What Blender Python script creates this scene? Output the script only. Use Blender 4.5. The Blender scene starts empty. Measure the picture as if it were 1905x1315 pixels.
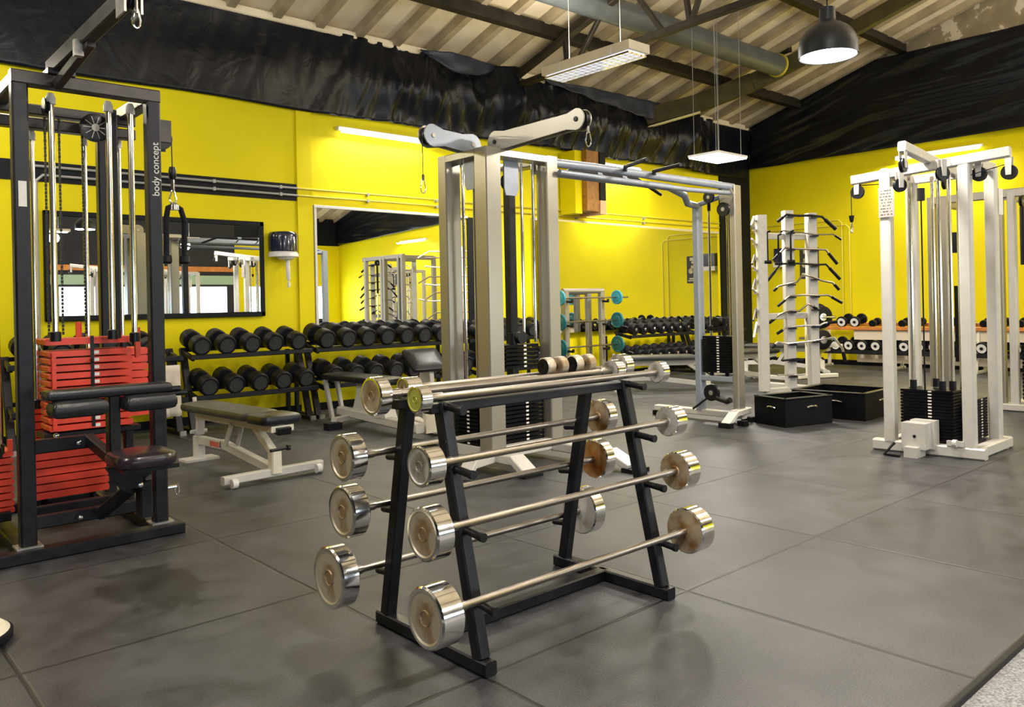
import bpy, bmesh, math, random
from math import sin, cos, pi, radians, sqrt
from mathutils import Vector, Matrix, noise

SC = bpy.context.scene
COL = SC.collection
random.seed(4)
V = Vector

# ------------------------------------------------------------------ materials
def _new(name):
    m = bpy.data.materials.new(name); m.use_nodes = True
    nt = m.node_tree; b = nt.nodes['Principled BSDF']
    return m, nt, b

def mat(name, col, rough=.5, metal=0., var=0., vscale=8., bump=0., bscale=60., spec=.5, emit=None, estr=0., trans=0., coat=0., alpha=1., rvar=0.):
    m, nt, b = _new(name)
    b.inputs['Base Color'].default_value = (*col, 1)
    b.inputs['Roughness'].default_value = rough
    b.inputs['Metallic'].default_value = metal
    b.inputs['Specular IOR Level'].default_value = spec
    if coat: b.inputs['Coat Weight'].default_value = coat
    if trans: b.inputs['Transmission Weight'].default_value = trans
    if alpha < 1: b.inputs['Alpha'].default_value = alpha
    if emit:
        b.inputs['Emission Color'].default_value = (*emit, 1)
        b.inputs['Emission Strength'].default_value = estr
    tc = nt.nodes.new('ShaderNodeTexCoord')
    if var or rvar:
        n = nt.nodes.new('ShaderNodeTexNoise'); n.inputs['Scale'].default_value = vscale; n.inputs['Detail'].default_value = 6
        nt.links.new(tc.outputs['Object'], n.inputs['Vector'])
    if var:
        r = nt.nodes.new('ShaderNodeMapRange'); r.inputs[1].default_value = .3; r.inputs[2].default_value = .7
        r.inputs[3].default_value = 1 - var; r.inputs[4].default_value = 1 + var
        nt.links.new(n.outputs['Fac'], r.inputs[0])
        mx = nt.nodes.new('ShaderNodeVectorMath'); mx.operation = 'SCALE'; mx.inputs[0].default_value = col
        nt.links.new(r.outputs[0], mx.inputs['Scale']); nt.links.new(mx.outputs[0], b.inputs['Base Color'])
    if rvar:
        r2 = nt.nodes.new('ShaderNodeMapRange'); r2.inputs[3].default_value = max(.02, rough - rvar); r2.inputs[4].default_value = rough + rvar
        nt.links.new(n.outputs['Fac'], r2.inputs[0]); nt.links.new(r2.outputs[0], b.inputs['Roughness'])
    if bump:
        n2 = nt.nodes.new('ShaderNodeTexNoise'); n2.inputs['Scale'].default_value = bscale; n2.inputs['Detail'].default_value = 3
        nt.links.new(tc.outputs['Object'], n2.inputs['Vector'])
        bp = nt.nodes.new('ShaderNodeBump'); bp.inputs['Strength'].default_value = bump; bp.inputs['Distance'].default_value = .01
        nt.links.new(n2.outputs['Fac'], bp.inputs['Height']); nt.links.new(bp.outputs[0], b.inputs['Normal'])
    return m

M = {}
M['yellow'] = mat('yellow wall paint', (.76, .645, .001), .6, spec=.2, var=.035, vscale=1.3, bump=.08, bscale=40, rvar=.1)
M['black_paint'] = mat('black wall paint', (.006, .007, .010), .5, var=.2, vscale=3, spec=0.15)
M['frame_dark'] = mat('dark steel', (.012, .012, .015), .38, .35, var=.35, vscale=14, rvar=.12, spec=0.35)
M['frame_brown'] = mat('grey brown steel', (.050, .044, .042), .36, .3, var=.3, vscale=10, rvar=.1, spec=0.40)
M['frame_edge'] = mat('galvanised plate', (.42, .40, .37), .35, .7, var=.2, vscale=20)
M['silver'] = mat('silver grey paint', (.32, .295, .245), .30, .5, var=.03, vscale=2)
M['silver_blue'] = mat('cool lit silver paint', (.27, .30, .36), .38, .2, var=.06, vscale=9)  # cool light on the silver frame, put into its colour
M['white_metal'] = mat('white powder coat', (.52, .50, .46), .36, 0, var=.05, vscale=12, rvar=.08)
M['cream_metal'] = mat('cream powder coat', (.66, .62, .50), .4, 0, var=.06, vscale=12)
M['chrome'] = mat('chrome', (.80, .79, .78), .12, 1., var=.06, vscale=20, rvar=.06)
M['rod'] = mat('guide rod steel', (.78, .74, .64), .16, 1.)
M['bar_steel'] = mat('worn bar steel', (.30, .27, .235), .30, 1., var=.10, vscale=7, rvar=.08)
M['rubber'] = mat('black rubber', (.006, .006, .008), .42, 0, var=.2, vscale=20, bump=.1, bscale=200, spec=0.18)
M['rubber_face'] = mat('rubber head face', (.034, .035, .037), .5, var=.3, vscale=60, bump=.2, bscale=90, spec=0.25)
M['plastic'] = mat('black plastic', (.006, .006, .008), .3, spec=0.30)
M['vinyl'] = mat('black vinyl', (.012, .013, .016), .30, var=.15, vscale=6, bump=.12, bscale=120, rvar=.08, spec=0.35)
M['vinyl_worn'] = mat('worn grey black vinyl', (.040, .040, .038), .36, var=.4, vscale=5, bump=.12, bscale=120, spec=0.50)
M['seat_vinyl'] = mat('aubergine black vinyl', (.020, .013, .019), .25, var=.25, vscale=8, spec=0.50)
M['red'] = mat('red plate enamel', (.62, .045, .018), .42, var=.12, vscale=10)
M['stack_black'] = mat('black plate enamel', (.004, .004, .005), .4, 0, var=.3, vscale=9, spec=0.10)
M['groove'] = mat('dark gap', (.004, .004, .004), .8)
M['tag_white'] = mat('white number tags', (.7, .68, .64), .5)
M['teal'] = mat('teal plate enamel', (.010, .13, .14), .4, var=.15)
M['teal_light'] = mat('light teal plate enamel', (.03, .27, .34), .4, var=.15)
M['olive'] = mat('olive plate', (.33, .30, .02), .45)
M['mirror'] = mat('mirror glass', (.88, .90, .90), .0, 1.)
M['fixture'] = mat('lamp housing', (.72, .64, .50), .45, var=.05)
M['lamp_black'] = mat('lamp shade black', (.012, .014, .017), .42, spec=0.30)
M['conduit'] = mat('grey conduit', (.32, .32, .32), .4, .2)
M['conduit_yellow'] = mat('painted conduit', (.62, .53, .05), .5)
M['wood'] = mat('varnished wood', (.30, .13, .02), .5, var=.3, vscale=14)
M['wood_light'] = mat('light wood', (.72, .40, .22), .5, var=.1)
M['orange_wood'] = mat('orange wood board', (.55, .19, .03), .5, var=.2)
M['trim_cream'] = mat('cream trim', (.70, .62, .34), .5)
M['board_white'] = mat('white board', (.72, .62, .47), .5)
M['paper'] = mat('paper', (.72, .70, .66), .7, var=.05, vscale=40)
M['notice'] = mat('grey notice sheet', (.30, .27, .245), .7)
M['ink'] = mat('ink', (.05, .05, .05), .6)
M['poster'] = mat('black poster', (.015, .014, .012), .5)
M['poster_cream'] = mat('poster cream', (.55, .52, .28), .6)
M['poster_skin'] = mat('poster tan', (.50, .42, .22), .6, var=.4, vscale=30)
M['disp_blue'] = mat('smoked blue plastic', (.016, .020, .045), .15, 0, var=.3, vscale=20, coat=.5, spec=0.50)
M['steel_truss'] = mat('dark painted truss steel', (.022, .018, .012), .5, .1, var=.4, vscale=6, spec=0.25)
M['olive_beam'] = mat('olive painted beam', (.060, .050, .018), .5, 0, var=.25, vscale=5, spec=0.25)
M['duct'] = mat('grey duct', (.085, .095, .10), .45, .2, var=.15, vscale=4, spec=0.30)
M['duct_rim'] = mat('yellow duct rim', (.45, .38, .04), .5)
M['pink_sticker'] = mat('red sticker', (.6, .12, .09), .5)
M['dark_wall'] = mat('dark grey wall', (.030, .030, .035), .7, var=.1, spec=0.20)
M['grey_green'] = mat('pale green band', (.35, .48, .33), .6)
M['rope'] = mat('black rope', (.008, .008, .011), .7, bump=.8, bscale=120, spec=0.20)
M['cloth_beige'] = mat('beige cloth', (.55, .50, .42), .9, var=.1)
M['hose_white'] = mat('light plastic', (.70, .68, .64), .4)

def emis(name, col, s, base=(.8, .8, .8)):
    return mat(name, base, .5, emit=col, estr=s)
M['tube'] = emis('glowing tube', (1, .96, .88), 9)
M['tube_cool'] = emis('glowing louvre tube', (.86, .90, 1), 1.0)
M['bulb'] = emis('glowing bulb disc', (1, .95, .86), 12)
M['window'] = emis('daylit window', (.50, .74, 1.0), 1.15)

# chrome weight heads: bright machined rim, dull stamped face with brown rust around the bar
def rusty(name, rust, face=(.56, .52, .44), amount=.5):
    m, nt, b = _new(name)
    tc = nt.nodes.new('ShaderNodeTexCoord')
    n = nt.nodes.new('ShaderNodeTexNoise'); n.inputs['Scale'].default_value = 14; n.inputs['Detail'].default_value = 8
    nt.links.new(tc.outputs['Object'], n.inputs['Vector'])
    fl = nt.nodes.new('ShaderNodeVectorMath'); fl.operation = 'MULTIPLY'; fl.inputs[1].default_value = (0, 1, 1)
    ln = nt.nodes.new('ShaderNodeVectorMath'); ln.operation = 'LENGTH'
    nt.links.new(tc.outputs['Object'], fl.inputs[0]); nt.links.new(fl.outputs[0], ln.inputs[0])
    ma = nt.nodes.new('ShaderNodeMath'); ma.operation = 'MULTIPLY_ADD'; ma.inputs[1].default_value = -3.2; ma.inputs[2].default_value = .18
    nt.links.new(ln.outputs['Value'], ma.inputs[0])
    ad = nt.nodes.new('ShaderNodeMath'); ad.operation = 'ADD'; nt.links.new(n.outputs['Fac'], ad.inputs[0]); nt.links.new(ma.outputs[0], ad.inputs[1]); n_out = ad.outputs[0]
    cr = nt.nodes.new('ShaderNodeValToRGB')
    cr.color_ramp.elements[0].position = .62 - amount * .3; cr.color_ramp.elements[0].color = (*face, 1)
    cr.color_ramp.elements[1].position = .80 - amount * .25; cr.color_ramp.elements[1].color = (*rust, 1)
    nt.links.new(n_out, cr.inputs[0]); nt.links.new(cr.outputs[0], b.inputs['Base Color'])
    b.inputs['Metallic'].default_value = .5; b.inputs['Roughness'].default_value = .42
    n2 = nt.nodes.new('ShaderNodeTexNoise'); n2.inputs['Scale'].default_value = 90
    nt.links.new(tc.outputs['Object'], n2.inputs['Vector'])
    bp = nt.nodes.new('ShaderNodeBump'); bp.inputs['Strength'].default_value = .15; bp.inputs['Distance'].default_value = .003
    nt.links.new(n2.outputs['Fac'], bp.inputs['Height']); nt.links.new(bp.outputs[0], b.inputs['Normal'])
    return m
M['face_tan'] = rusty('stamped chrome face', (.30, .20, .10), (.50, .44, .34), .42)
M['face_rust'] = rusty('rusty chrome face', (.30, .15, .05), (.52, .42, .28), .7)
M['face_orange'] = rusty('orange rusty chrome face', (.33, .12, .02), (.50, .30, .12), .95)
M['face_clean'] = rusty('worn chrome face', (.25, .22, .18), (.62, .60, .56), .3)
M['face_yellow'] = rusty('yellow chrome face', (.50, .50, .10), (.60, .62, .28), .6)

def concrete():
    m, nt, b = _new('peeling concrete')
    tc = nt.nodes.new('ShaderNodeTexCoord')
    n = nt.nodes.new('ShaderNodeTexNoise'); n.inputs['Scale'].default_value = 2.4; n.inputs['Detail'].default_value = 9; n.inputs['Roughness'].default_value = .62
    nt.links.new(tc.outputs['Object'], n.inputs['Vector'])
    cr = nt.nodes.new('ShaderNodeValToRGB')
    e = cr.color_ramp.elements
    e[0].position = .40; e[0].color = (.20, .165, .10, 1); e[1].position = .535; e[1].color = (.26, .215, .13, 1)
    x = e.new(.545); x.color = (.55, .49, .37, 1)
    nt.links.new(n.outputs['Fac'], cr.inputs[0]); nt.links.new(cr.outputs[0], b.inputs['Base Color'])
    b.inputs['Roughness'].default_value = .8
    return m
M['concrete'] = concrete()

def ceiling_mat():
    m, nt, b = _new('cream corrugated roof sheet')
    tc = nt.nodes.new('ShaderNodeTexCoord')
    n = nt.nodes.new('ShaderNodeTexNoise'); n.inputs['Scale'].default_value = 2.2; n.inputs['Detail'].default_value = 8
    nt.links.new(tc.outputs['Object'], n.inputs['Vector'])
    cr = nt.nodes.new('ShaderNodeValToRGB'); e = cr.color_ramp.elements
    e[0].position = .3; e[0].color = (.70, .58, .38, 1); e[1].position = .62; e[1].color = (.86, .75, .54, 1)
    nt.links.new(n.outputs['Fac'], cr.inputs[0]); nt.links.new(cr.outputs[0], b.inputs['Base Color'])
    b.inputs['Roughness'].default_value = .65
    return m
M['roof'] = ceiling_mat()

M['rib'] = mat('shaded brown roof rib', (.36, .29, .18), .6, var=.25, vscale=3)  # shadow side of the ribs painted in, over their own brown

def drape_mat():
    m, nt, b = _new('black plastic drape')
    b.inputs['Base Color'].default_value = (.0045, .0055, .009, 1)
    b.inputs['Roughness'].default_value = .33; b.inputs['Specular IOR Level'].default_value = .30
    tc = nt.nodes.new('ShaderNodeTexCoord')
    mp = nt.nodes.new('ShaderNodeMapping'); mp.inputs['Scale'].default_value = (1.2, 1.2, 1.0)
    nt.links.new(tc.outputs['Object'], mp.inputs[0])
    n = nt.nodes.new('ShaderNodeTexNoise'); n.inputs['Scale'].default_value = 2.6; n.inputs['Detail'].default_value = 5; n.inputs['Distortion'].default_value = 1.6
    nt.links.new(mp.outputs[0], n.inputs['Vector'])
    bp = nt.nodes.new('ShaderNodeBump'); bp.inputs['Strength'].default_value = .22; bp.inputs['Distance'].default_value = .05
    nt.links.new(n.outputs['Fac'], bp.inputs['Height']); nt.links.new(bp.outputs[0], b.inputs['Normal'])
    return m
M['drape'] = drape_mat()
M['drape_blue'] = mat('slate tarpaulin', (.030, .034, .050), .45, bump=.4, bscale=6, spec=0.30)

JX0, JY0, TILE = 1.725, .97, 1.14
def floor_mat():
    m, nt, b = _new('black rubber floor tiles')
    L = nt.links; N = nt.nodes
    tc = N.new('ShaderNodeTexCoord'); sx = N.new('ShaderNodeSeparateXYZ'); L.new(tc.outputs['Object'], sx.inputs[0])
    def math(op, a, bb=None, c=None):
        n = N.new('ShaderNodeMath'); n.operation = op
        for i, v in enumerate((a, bb, c)):
            if v is None: continue
            if isinstance(v, (int, float)): n.inputs[i].default_value = v
            else: L.new(v, n.inputs[i])
        return n.outputs[0]
    wob = N.new('ShaderNodeTexNoise'); wob.inputs['Scale'].default_value = 3.0; L.new(tc.outputs['Object'], wob.inputs['Vector'])
    w = math('MULTIPLY', math('SUBTRACT', wob.outputs['Fac'], .5), .012)
    def joint(o, j0):
        t = math('DIVIDE', math('SUBTRACT', math('ADD', o, w), j0), TILE)
        d = math('ABSOLUTE', math('SUBTRACT', math('FRACT', math('ADD', t, .5)), .5))
        return math('MULTIPLY', d, TILE), math('FLOOR', t)
    dx, ix = joint(sx.outputs['X'], JX0); dy, iy = joint(sx.outputs['Y'], JY0)
    d = math('MINIMUM', dx, dy)
    line = N.new('ShaderNodeMapRange'); line.inputs[1].default_value = .004; line.inputs[2].default_value = .011
    line.inputs[3].default_value = 0.; line.inputs[4].default_value = 1.; L.new(d, line.inputs[0])
    # per-tile tone
    cmb = N.new('ShaderNodeCombineXYZ'); L.new(ix, cmb.inputs[0]); L.new(iy, cmb.inputs[1])
    wn = N.new('ShaderNodeTexWhiteNoise'); L.new(cmb.outputs[0], wn.inputs['Vector'])
    n1 = N.new('ShaderNodeTexNoise'); n1.inputs['Scale'].default_value = 1.1; n1.inputs['Detail'].default_value = 6; n1.inputs['Roughness'].default_value = .6
    L.new(tc.outputs['Object'], n1.inputs['Vector'])
    n2 = N.new('ShaderNodeTexNoise'); n2.inputs['Scale'].default_value = 130; n2.inputs['Detail'].default_value = 2
    L.new(tc.outputs['Object'], n2.inputs['Vector'])
    n3 = N.new('ShaderNodeTexNoise'); n3.inputs['Scale'].default_value = 5; n3.inputs['Detail'].default_value = 7; n3.inputs['Distortion'].default_value = .6
    L.new(tc.outputs['Object'], n3.inputs['Vector'])
    v = math('ADD', math('MULTIPLY', n1.outputs['Fac'], .55), math('MULTIPLY', n3.outputs['Fac'], .45))
    v = math('ADD', v, math('MULTIPLY', math('SUBTRACT', wn.outputs['Value'], .5), .08))
    v = math('ADD', v, math('MULTIPLY', math('SUBTRACT', n2.outputs['Fac'], .5), .45))
    cr = N.new('ShaderNodeValToRGB'); e = cr.color_ramp.elements
    e[0].position = .25; e[0].position = .36; e[0].color = (.011, .012, .016, 1); e[1].position = .66; e[1].color = (.058, .058, .063, 1)
    L.new(v, cr.inputs[0])
    # a damp patch, a brown scuff and a darker area by the rack
    def blob(cx, cy, rx, ry, dark):
        vx = math('DIVIDE', math('SUBTRACT', sx.outputs['X'], cx), rx); vy = math('DIVIDE', math('SUBTRACT', sx.outputs['Y'], cy), ry)
        r = math('SQRT', math('ADD', math('MULTIPLY', vx, vx), math('MULTIPLY', vy, vy)))
        r = math('ADD', r, math('MULTIPLY', math('SUBTRACT', n3.outputs['Fac'], .5), 1.3))
        mr = N.new('ShaderNodeMapRange'); mr.inputs[1].default_value = .85; mr.inputs[2].default_value = 1.05
        mr.inputs[3].default_value = dark; mr.inputs[4].default_value = 1.; L.new(r, mr.inputs[0])
        return mr.outputs[0]
    k = math('MULTIPLY', blob(1.22, 3.85, .21, .34, .42), blob(1.44, 2.52, .22, .30, .62))
    k = math('MULTIPLY', k, blob(2.25, 1.70, .34, .45, .74))
    k = math('MULTIPLY', k, math('ADD', math('MULTIPLY', line.outputs[0], .82), .18))
    mx = N.new('ShaderNodeVectorMath'); mx.operation = 'SCALE'; L.new(cr.outputs[0], mx.inputs[0]); L.new(k, mx.inputs['Scale'])
    L.new(mx.outputs[0], b.inputs['Base Color'])
    rr = N.new('ShaderNodeMapRange'); rr.inputs[3].default_value = .36; rr.inputs[4].default_value = .62; L.new(n3.outputs['Fac'], rr.inputs[0])
    L.new(rr.outputs[0], b.inputs['Roughness'])
    b.inputs['Specular IOR Level'].default_value = .5
    bp = N.new('ShaderNodeBump'); bp.inputs['Strength'].default_value = .5; bp.inputs['Distance'].default_value = .004
    h = math('ADD', math('MULTIPLY', n2.outputs['Fac'], .5), math('MULTIPLY', line.outputs[0], 1.5))
    L.new(h, bp.inputs['Height']); L.new(bp.outputs[0], b.inputs['Normal'])
    return m
M['floor'] = floor_mat()
M['carpet'] = mat('grey flecked carpet', (.27, .27, .28), .95, var=.55, vscale=120, bump=1., bscale=150)

# ------------------------------------------------------------------ mesh builder
class MB:
    def __init__(s): s.v = []; s.f = []; s.m = []; s.c = []
    def add(s, vs, fs, m=0):
        s.c.append(len(s.f)); o = len(s.v); s.v += [V(p) for p in vs]; s.f += [tuple(i + o for i in f) for f in fs]; s.m += [m] * len(fs); return s
    def box(s, x0, x1, y0, y1, z0, z1, m=0):
        vs = [(x, y, z) for x in (x0, x1) for y in (y0, y1) for z in (z0, z1)]
        return s.add(vs, [(0, 1, 3, 2), (4, 6, 7, 5), (0, 4, 5, 1), (2, 3, 7, 6), (0, 2, 6, 4), (1, 5, 7, 3)], m)
    def beam(s, p, q, w, h=None, c=None, up=(0, 0, 1), m=0):
        """rectangular hollow section from p to q: w across, h along 'up', chamfer c"""
        p, q = V(p), V(q); h = w if h is None else h; c = min(w, h) * .12 if c is None else c
        d = (q - p).normalized(); u = V(up)
        if abs(d.dot(u)) > .98: u = V((1, 0, 0))
        side = d.cross(u).normalized(); u = side.cross(d).normalized()
        a, b = w / 2, h / 2
        sec = [(a, b - c), (a - c, b), (-a + c, b), (-a, b - c), (-a, -b + c), (-a + c, -b), (a - c, -b), (a, -b + c)] if c > 0 else [(a, b), (-a, b), (-a, -b), (a, -b)]
        n = len(sec)
        vs = [p + side * x + u * y for x, y in sec] + [q + side * x + u * y for x, y in sec]
        fs = [(i, (i + 1) % n, n + (i + 1) % n, n + i) for i in range(n)] + [tuple(range(n - 1, -1, -1)), tuple(range(n, 2 * n))]
        return s.add(vs, fs, m)
    def tube(s, pts, r, n=10, m=0, closed=False):
        pts = [V(p) for p in pts]; rs = r if isinstance(r, (list, tuple)) else [r] * len(pts)
        t0 = (pts[1] - pts[0]).normalized(); u = t0.orthogonal().normalized()
        vs = []; N = len(pts)
        for i, p in enumerate(pts):
            if closed: t = (pts[(i + 1) % N] - pts[i - 1]).normalized()
            else: t = ((pts[min(i + 1, N - 1)] - p).normalized() + (p - pts[max(i - 1, 0)]).normalized()).normalized()
            u = (u - t * u.dot(t)).normalized(); w = t.cross(u)
            k = 1.
            if 0 < i < N - 1 and not closed:
                ca = (pts[i + 1] - p).normalized().dot((p - pts[i - 1]).normalized()); k = 1 / max(.5, sqrt((1 + ca) / 2))
            for j in range(n):
                a = 2 * pi * j / n; vs.append(p + (u * cos(a) + w * sin(a)) * rs[i])
        fs = []
        for i in range(N if closed else N - 1):
            i2 = (i + 1) % N
            for j in range(n): fs.append((i * n + j, i * n + (j + 1) % n, i2 * n + (j + 1) % n, i2 * n + j))
        if not closed: fs += [tuple(range(n - 1, -1, -1)), tuple(range((N - 1) * n, N * n))]
        return s.add(vs, fs, m)
    def lathe(s, prof, o, axis, n=24, m=0, cap=True):
        """prof: [(radius, distance along axis)], optional third item = material index of the band that starts there"""
        o = V(o); ax = V(axis).normalized(); u = ax.orthogonal().normalized(); w = ax.cross(u)
        vs = []
        for q in prof:
            for j in range(n):
                a = 2 * pi * j / n; vs.append(o + ax * q[1] + (u * cos(a) + w * sin(a)) * max(q[0], 1e-5))
        s.c.append(len(s.f)); base = len(s.v); s.v += vs
        for i in range(len(prof) - 1):
            mi = prof[i][2] if len(prof[i]) > 2 else m
            for j in range(n):
                s.f.append(tuple(base + k for k in (i * n + j, i * n + (j + 1) % n, (i + 1) * n + (j + 1) % n, (i + 1) * n + j))); s.m.append(mi)
        if prof[0][0] > 1e-4 and cap: s.f.append(tuple(base + k for k in range(n - 1, -1, -1))); s.m.append(prof[0][2] if len(prof[0]) > 2 else m)
        if prof[-1][0] > 1e-4 and cap: s.f.append(tuple(base + (len(prof) - 1) * n + k for k in range(n))); s.m.append(prof[-2][2] if len(prof[-2]) > 2 else m)
        return s
    def prism(s, poly, o, u, w, t, m=0):
        """2-D outline in the frame (o; u, w), extruded by +-t/2 along u x w"""
        o, u, w = V(o), V(u), V(w); nrm = u.cross(w).normalized() * (t / 2); n = len(poly)
        vs = [o + u * x + w * y - nrm for x, y in poly] + [o + u * x + w * y + nrm for x, y in poly]
        return s.add(vs, [(i, (i + 1) % n, n + (i + 1) % n, n + i) for i in range(n)] + [tuple(range(n - 1, -1, -1)), tuple(range(n, 2 * n))], m)
    def pad(s, o, u, w, lu, lw, t, r=.04, m=0, crown=.012):
        """upholstered pad centred on o: rounded outline, puffed top"""
        o, u, w = V(o), V(u).normalized(), V(w).normalized(); nn = u.cross(w).normalized()
        def ring(inset, z, rr):
            out = []
            a, b = lu / 2 - inset, lw / 2 - inset; rr = min(rr, a * .98, b * .98)
            for cx, cy, a0 in ((a - rr, b - rr, 0), (-a + rr, b - rr, 90), (-a + rr, -b + rr, 180), (a - rr, -b + rr, 270)):
                for k in range(6):
                    an = radians(a0 + k * 18); out.append(o + u * (cx + rr * cos(an)) + w * (cy + rr * sin(an)) + nn * z)
            return out
        e = t * .32
        rings = [ring(e, -t / 2, r), ring(e * .3, -t / 2 + e * .3, r), ring(0, -t / 2 + e, r), ring(0, t / 2 - e, r), ring(e * .3, t / 2 - e * .3, r), ring(e, t / 2, r), ring(e + min(lu, lw) * .22, t / 2 + crown, r)]
        n = 24; vs = [p for q in rings for p in q]
        fs = [(i * n + j, i * n + (j + 1) % n, (i + 1) * n + (j + 1) % n, (i + 1) * n + j) for i in range(len(rings) - 1) for j in range(n)]
        fs += [tuple(range(n - 1, -1, -1)), tuple(range((len(rings) - 1) * n, len(rings) * n))]
        return s.add(vs, fs, m)

ORG = {}
SPLIT = {'pedestal', 'pedal', 'grip', 'foot_cap', 'rope_end', 'hanger', 'lift_bracket', 'arm_bracket', 'wheel', 'bolt', 'rubber_foot', 'pipe_clip', 'hook', 'collar', 'rear_leg', 'pipe_clip', 'ladder_plate', 'bolt'}
def build(name, mb, mats, parent=None, origin=None, smooth=True, angle=35, label=None):
    """link the builder's geometry (given in world coordinates) as one mesh object; names in SPLIT give one object per piece"""
    if name in SPLIT and len(mb.c) > 1:
        for a, b in zip(mb.c, mb.c[1:] + [len(mb.f)]):
            q = MB(); used = sorted({i for f in mb.f[a:b] for i in f}); ix = {i: k for k, i in enumerate(used)}
            q.v = [mb.v[i] for i in used]; q.f = [tuple(ix[i] for i in f) for f in mb.f[a:b]]; q.m = mb.m[a:b]; q.c = [0]
            o = build(name, q, mats, parent, origin, smooth, angle, label)
        return o
    org = V(origin) if origin is not None else (ORG[parent.name] if parent is not None else V((0, 0, 0)))
    me = bpy.data.meshes.new(name)
    me.from_pydata([tuple(p - org) for p in mb.v], [], mb.f)
    if not isinstance(mats, (list, tuple)): mats = [mats]
    for m in mats: me.materials.append(M[m] if isinstance(m, str) else m)
    if len(mats) > 1: me.polygons.foreach_set('material_index', mb.m)
    bm = bmesh.new(); bm.from_mesh(me); bmesh.ops.recalc_face_normals(bm, faces=bm.faces); bm.to_mesh(me); bm.free()
    if smooth:
        me.polygons.foreach_set('use_smooth', [True] * len(me.polygons)); me.set_sharp_from_angle(angle=radians(angle))
    o = bpy.data.objects.new(name, me); COL.objects.link(o)
    if parent is not None: o.parent = parent
    else: o.location = org
    ORG[o.name] = org
    if label: o['label'] = label
    return o

def tag(o, label, cat, group=None, kind=None):
    if label: o['label'] = label
    if cat: o['category'] = cat
    if group: o['group'] = group
    if kind: o['kind'] = kind
    return o
def thing(name, label, cat, loc, group=None):
    o = bpy.data.objects.new(name, None); COL.objects.link(o); o.location = loc; o.empty_display_size = .1
    ORG[o.name] = V(loc); return tag(o, label, cat, group)
def struct(name, mb, mats, **k):
    o = build(name, mb, mats, **k); o['kind'] = 'structure'; return o
def copy_tree(o, loc, rz=None, label=None, group=None, parent=None):
    c = o.copy(); COL.objects.link(c)
    if parent is not None: c.parent = parent
    else:
        c.location = loc
        if rz is not None: c.rotation_euler = (0, 0, rz)
        if label: c['label'] = label
        if group: c['group'] = group
    for ch in o.children: copy_tree(ch, None, parent=c)
    return c
ORD = ['first', 'second', 'third', 'fourth', 'fifth', 'sixth', 'seventh', 'eighth', 'ninth', 'tenth', 'eleventh', 'twelfth', 'thirteenth', 'fourteenth']

def area(name, loc, size, power, col=(1, .95, .86), rot=(0, 0, 0), sy=None, parent=None, spread=None):
    l = bpy.data.lights.new(name, 'AREA'); l.energy = power; l.color = col; l.size = size
    if sy: l.shape = 'RECTANGLE'; l.size_y = sy
    if spread: l.spread = spread
    o = bpy.data.objects.new(name, l); COL.objects.link(o)
    if parent is not None: o.parent = parent; o.location = V(loc) - ORG[parent.name]
    else: o.location = loc
    o.rotation_euler = rot; return o

def pulley(mb, c, axis, r, t=.03, m=0, hub=1):
    a = V(axis).normalized()
    mb.lathe([(r * .25, -t / 2, hub), (r * .3, -t / 2, m), (r * .8, -t / 2, m), (r, -t / 2, m), (r, -t * .25, m), (r * .88, 0, m), (r, t * .25, m), (r, t / 2, m), (r * .8, t / 2, m), (r * .3, t / 2, hub), (r * .25, t / 2, hub)], c, a, 20)
def carabiner(mb, top, h=.12, w=.022, r=.005, m=0, face=(1, 0, 0)):
    t = V(top); f = V(face).normalized(); pts = []
    for k in range(14):
        a = 2 * pi * k / 14; pts.append(t + f * (sin(a) * w * (1.15 if cos(a) < 0 else .8)) + V((0, 0, -h / 2 + cos(a) * h / 2)))
    mb.tube(pts, r, 6, m, closed=True)

# ------------------------------------------------------------------ setting
W, L, YR, XB = 9.0, 14.6, -7.4, -6.0      # left wall, far wall, right wall, rear wall
def roof_z(y): return 4.72 + .3 * (9.2 - y) if y > 1.5 else 4.72 + .3 * 7.7 - .3 * (1.5 - y)

mb = MB(); mb.box(XB, L + .2, .965, W + .2, -.06, 0); struct('floor', mb, ['floor'], smooth=False)
mb = MB(); mb.box(XB, L + .2, YR - .2, .965, -.08, -.022); o = struct('floor_carpet', mb, ['carpet'], smooth=False)
mb = MB(); mb.beam((XB, .962, -.012), (L, .962, -.012), .02, .026); struct('trim_1', mb, ['rubber'])

mb = MB(); mb.box(XB, L + .2, W, W + .2, -.06, 4.75); struct('wall_left', mb, ['yellow'], smooth=False)
mb = MB(); mb.box(L, L + .2, YR, W, -.06, 3.9); struct('wall_far', mb, ['yellow'], smooth=False)
mb = MB(); mb.prism([(W, 3.9), (W, roof_z(W)), (1.5, roof_z(1.5)), (YR, roof_z(YR)), (YR, 3.9)], (L + .1, 0, 0), (0, 1, 0), (0, 0, 1), .2)
struct('wall_gable', mb, ['concrete'], smooth=False)
mb = MB(); mb.box(XB - .2, XB, YR, W + .2, -.06, 4.0); mb.prism([(W, 4.0), (W, roof_z(W)), (1.5, roof_z(1.5)), (YR, roof_z(YR)), (YR, 4.0)], (XB - .1, 0, 0), (0, 1, 0), (0, 0, 1), .2)
struct('wall_rear', mb, ['dark_wall'], smooth=False)
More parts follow.
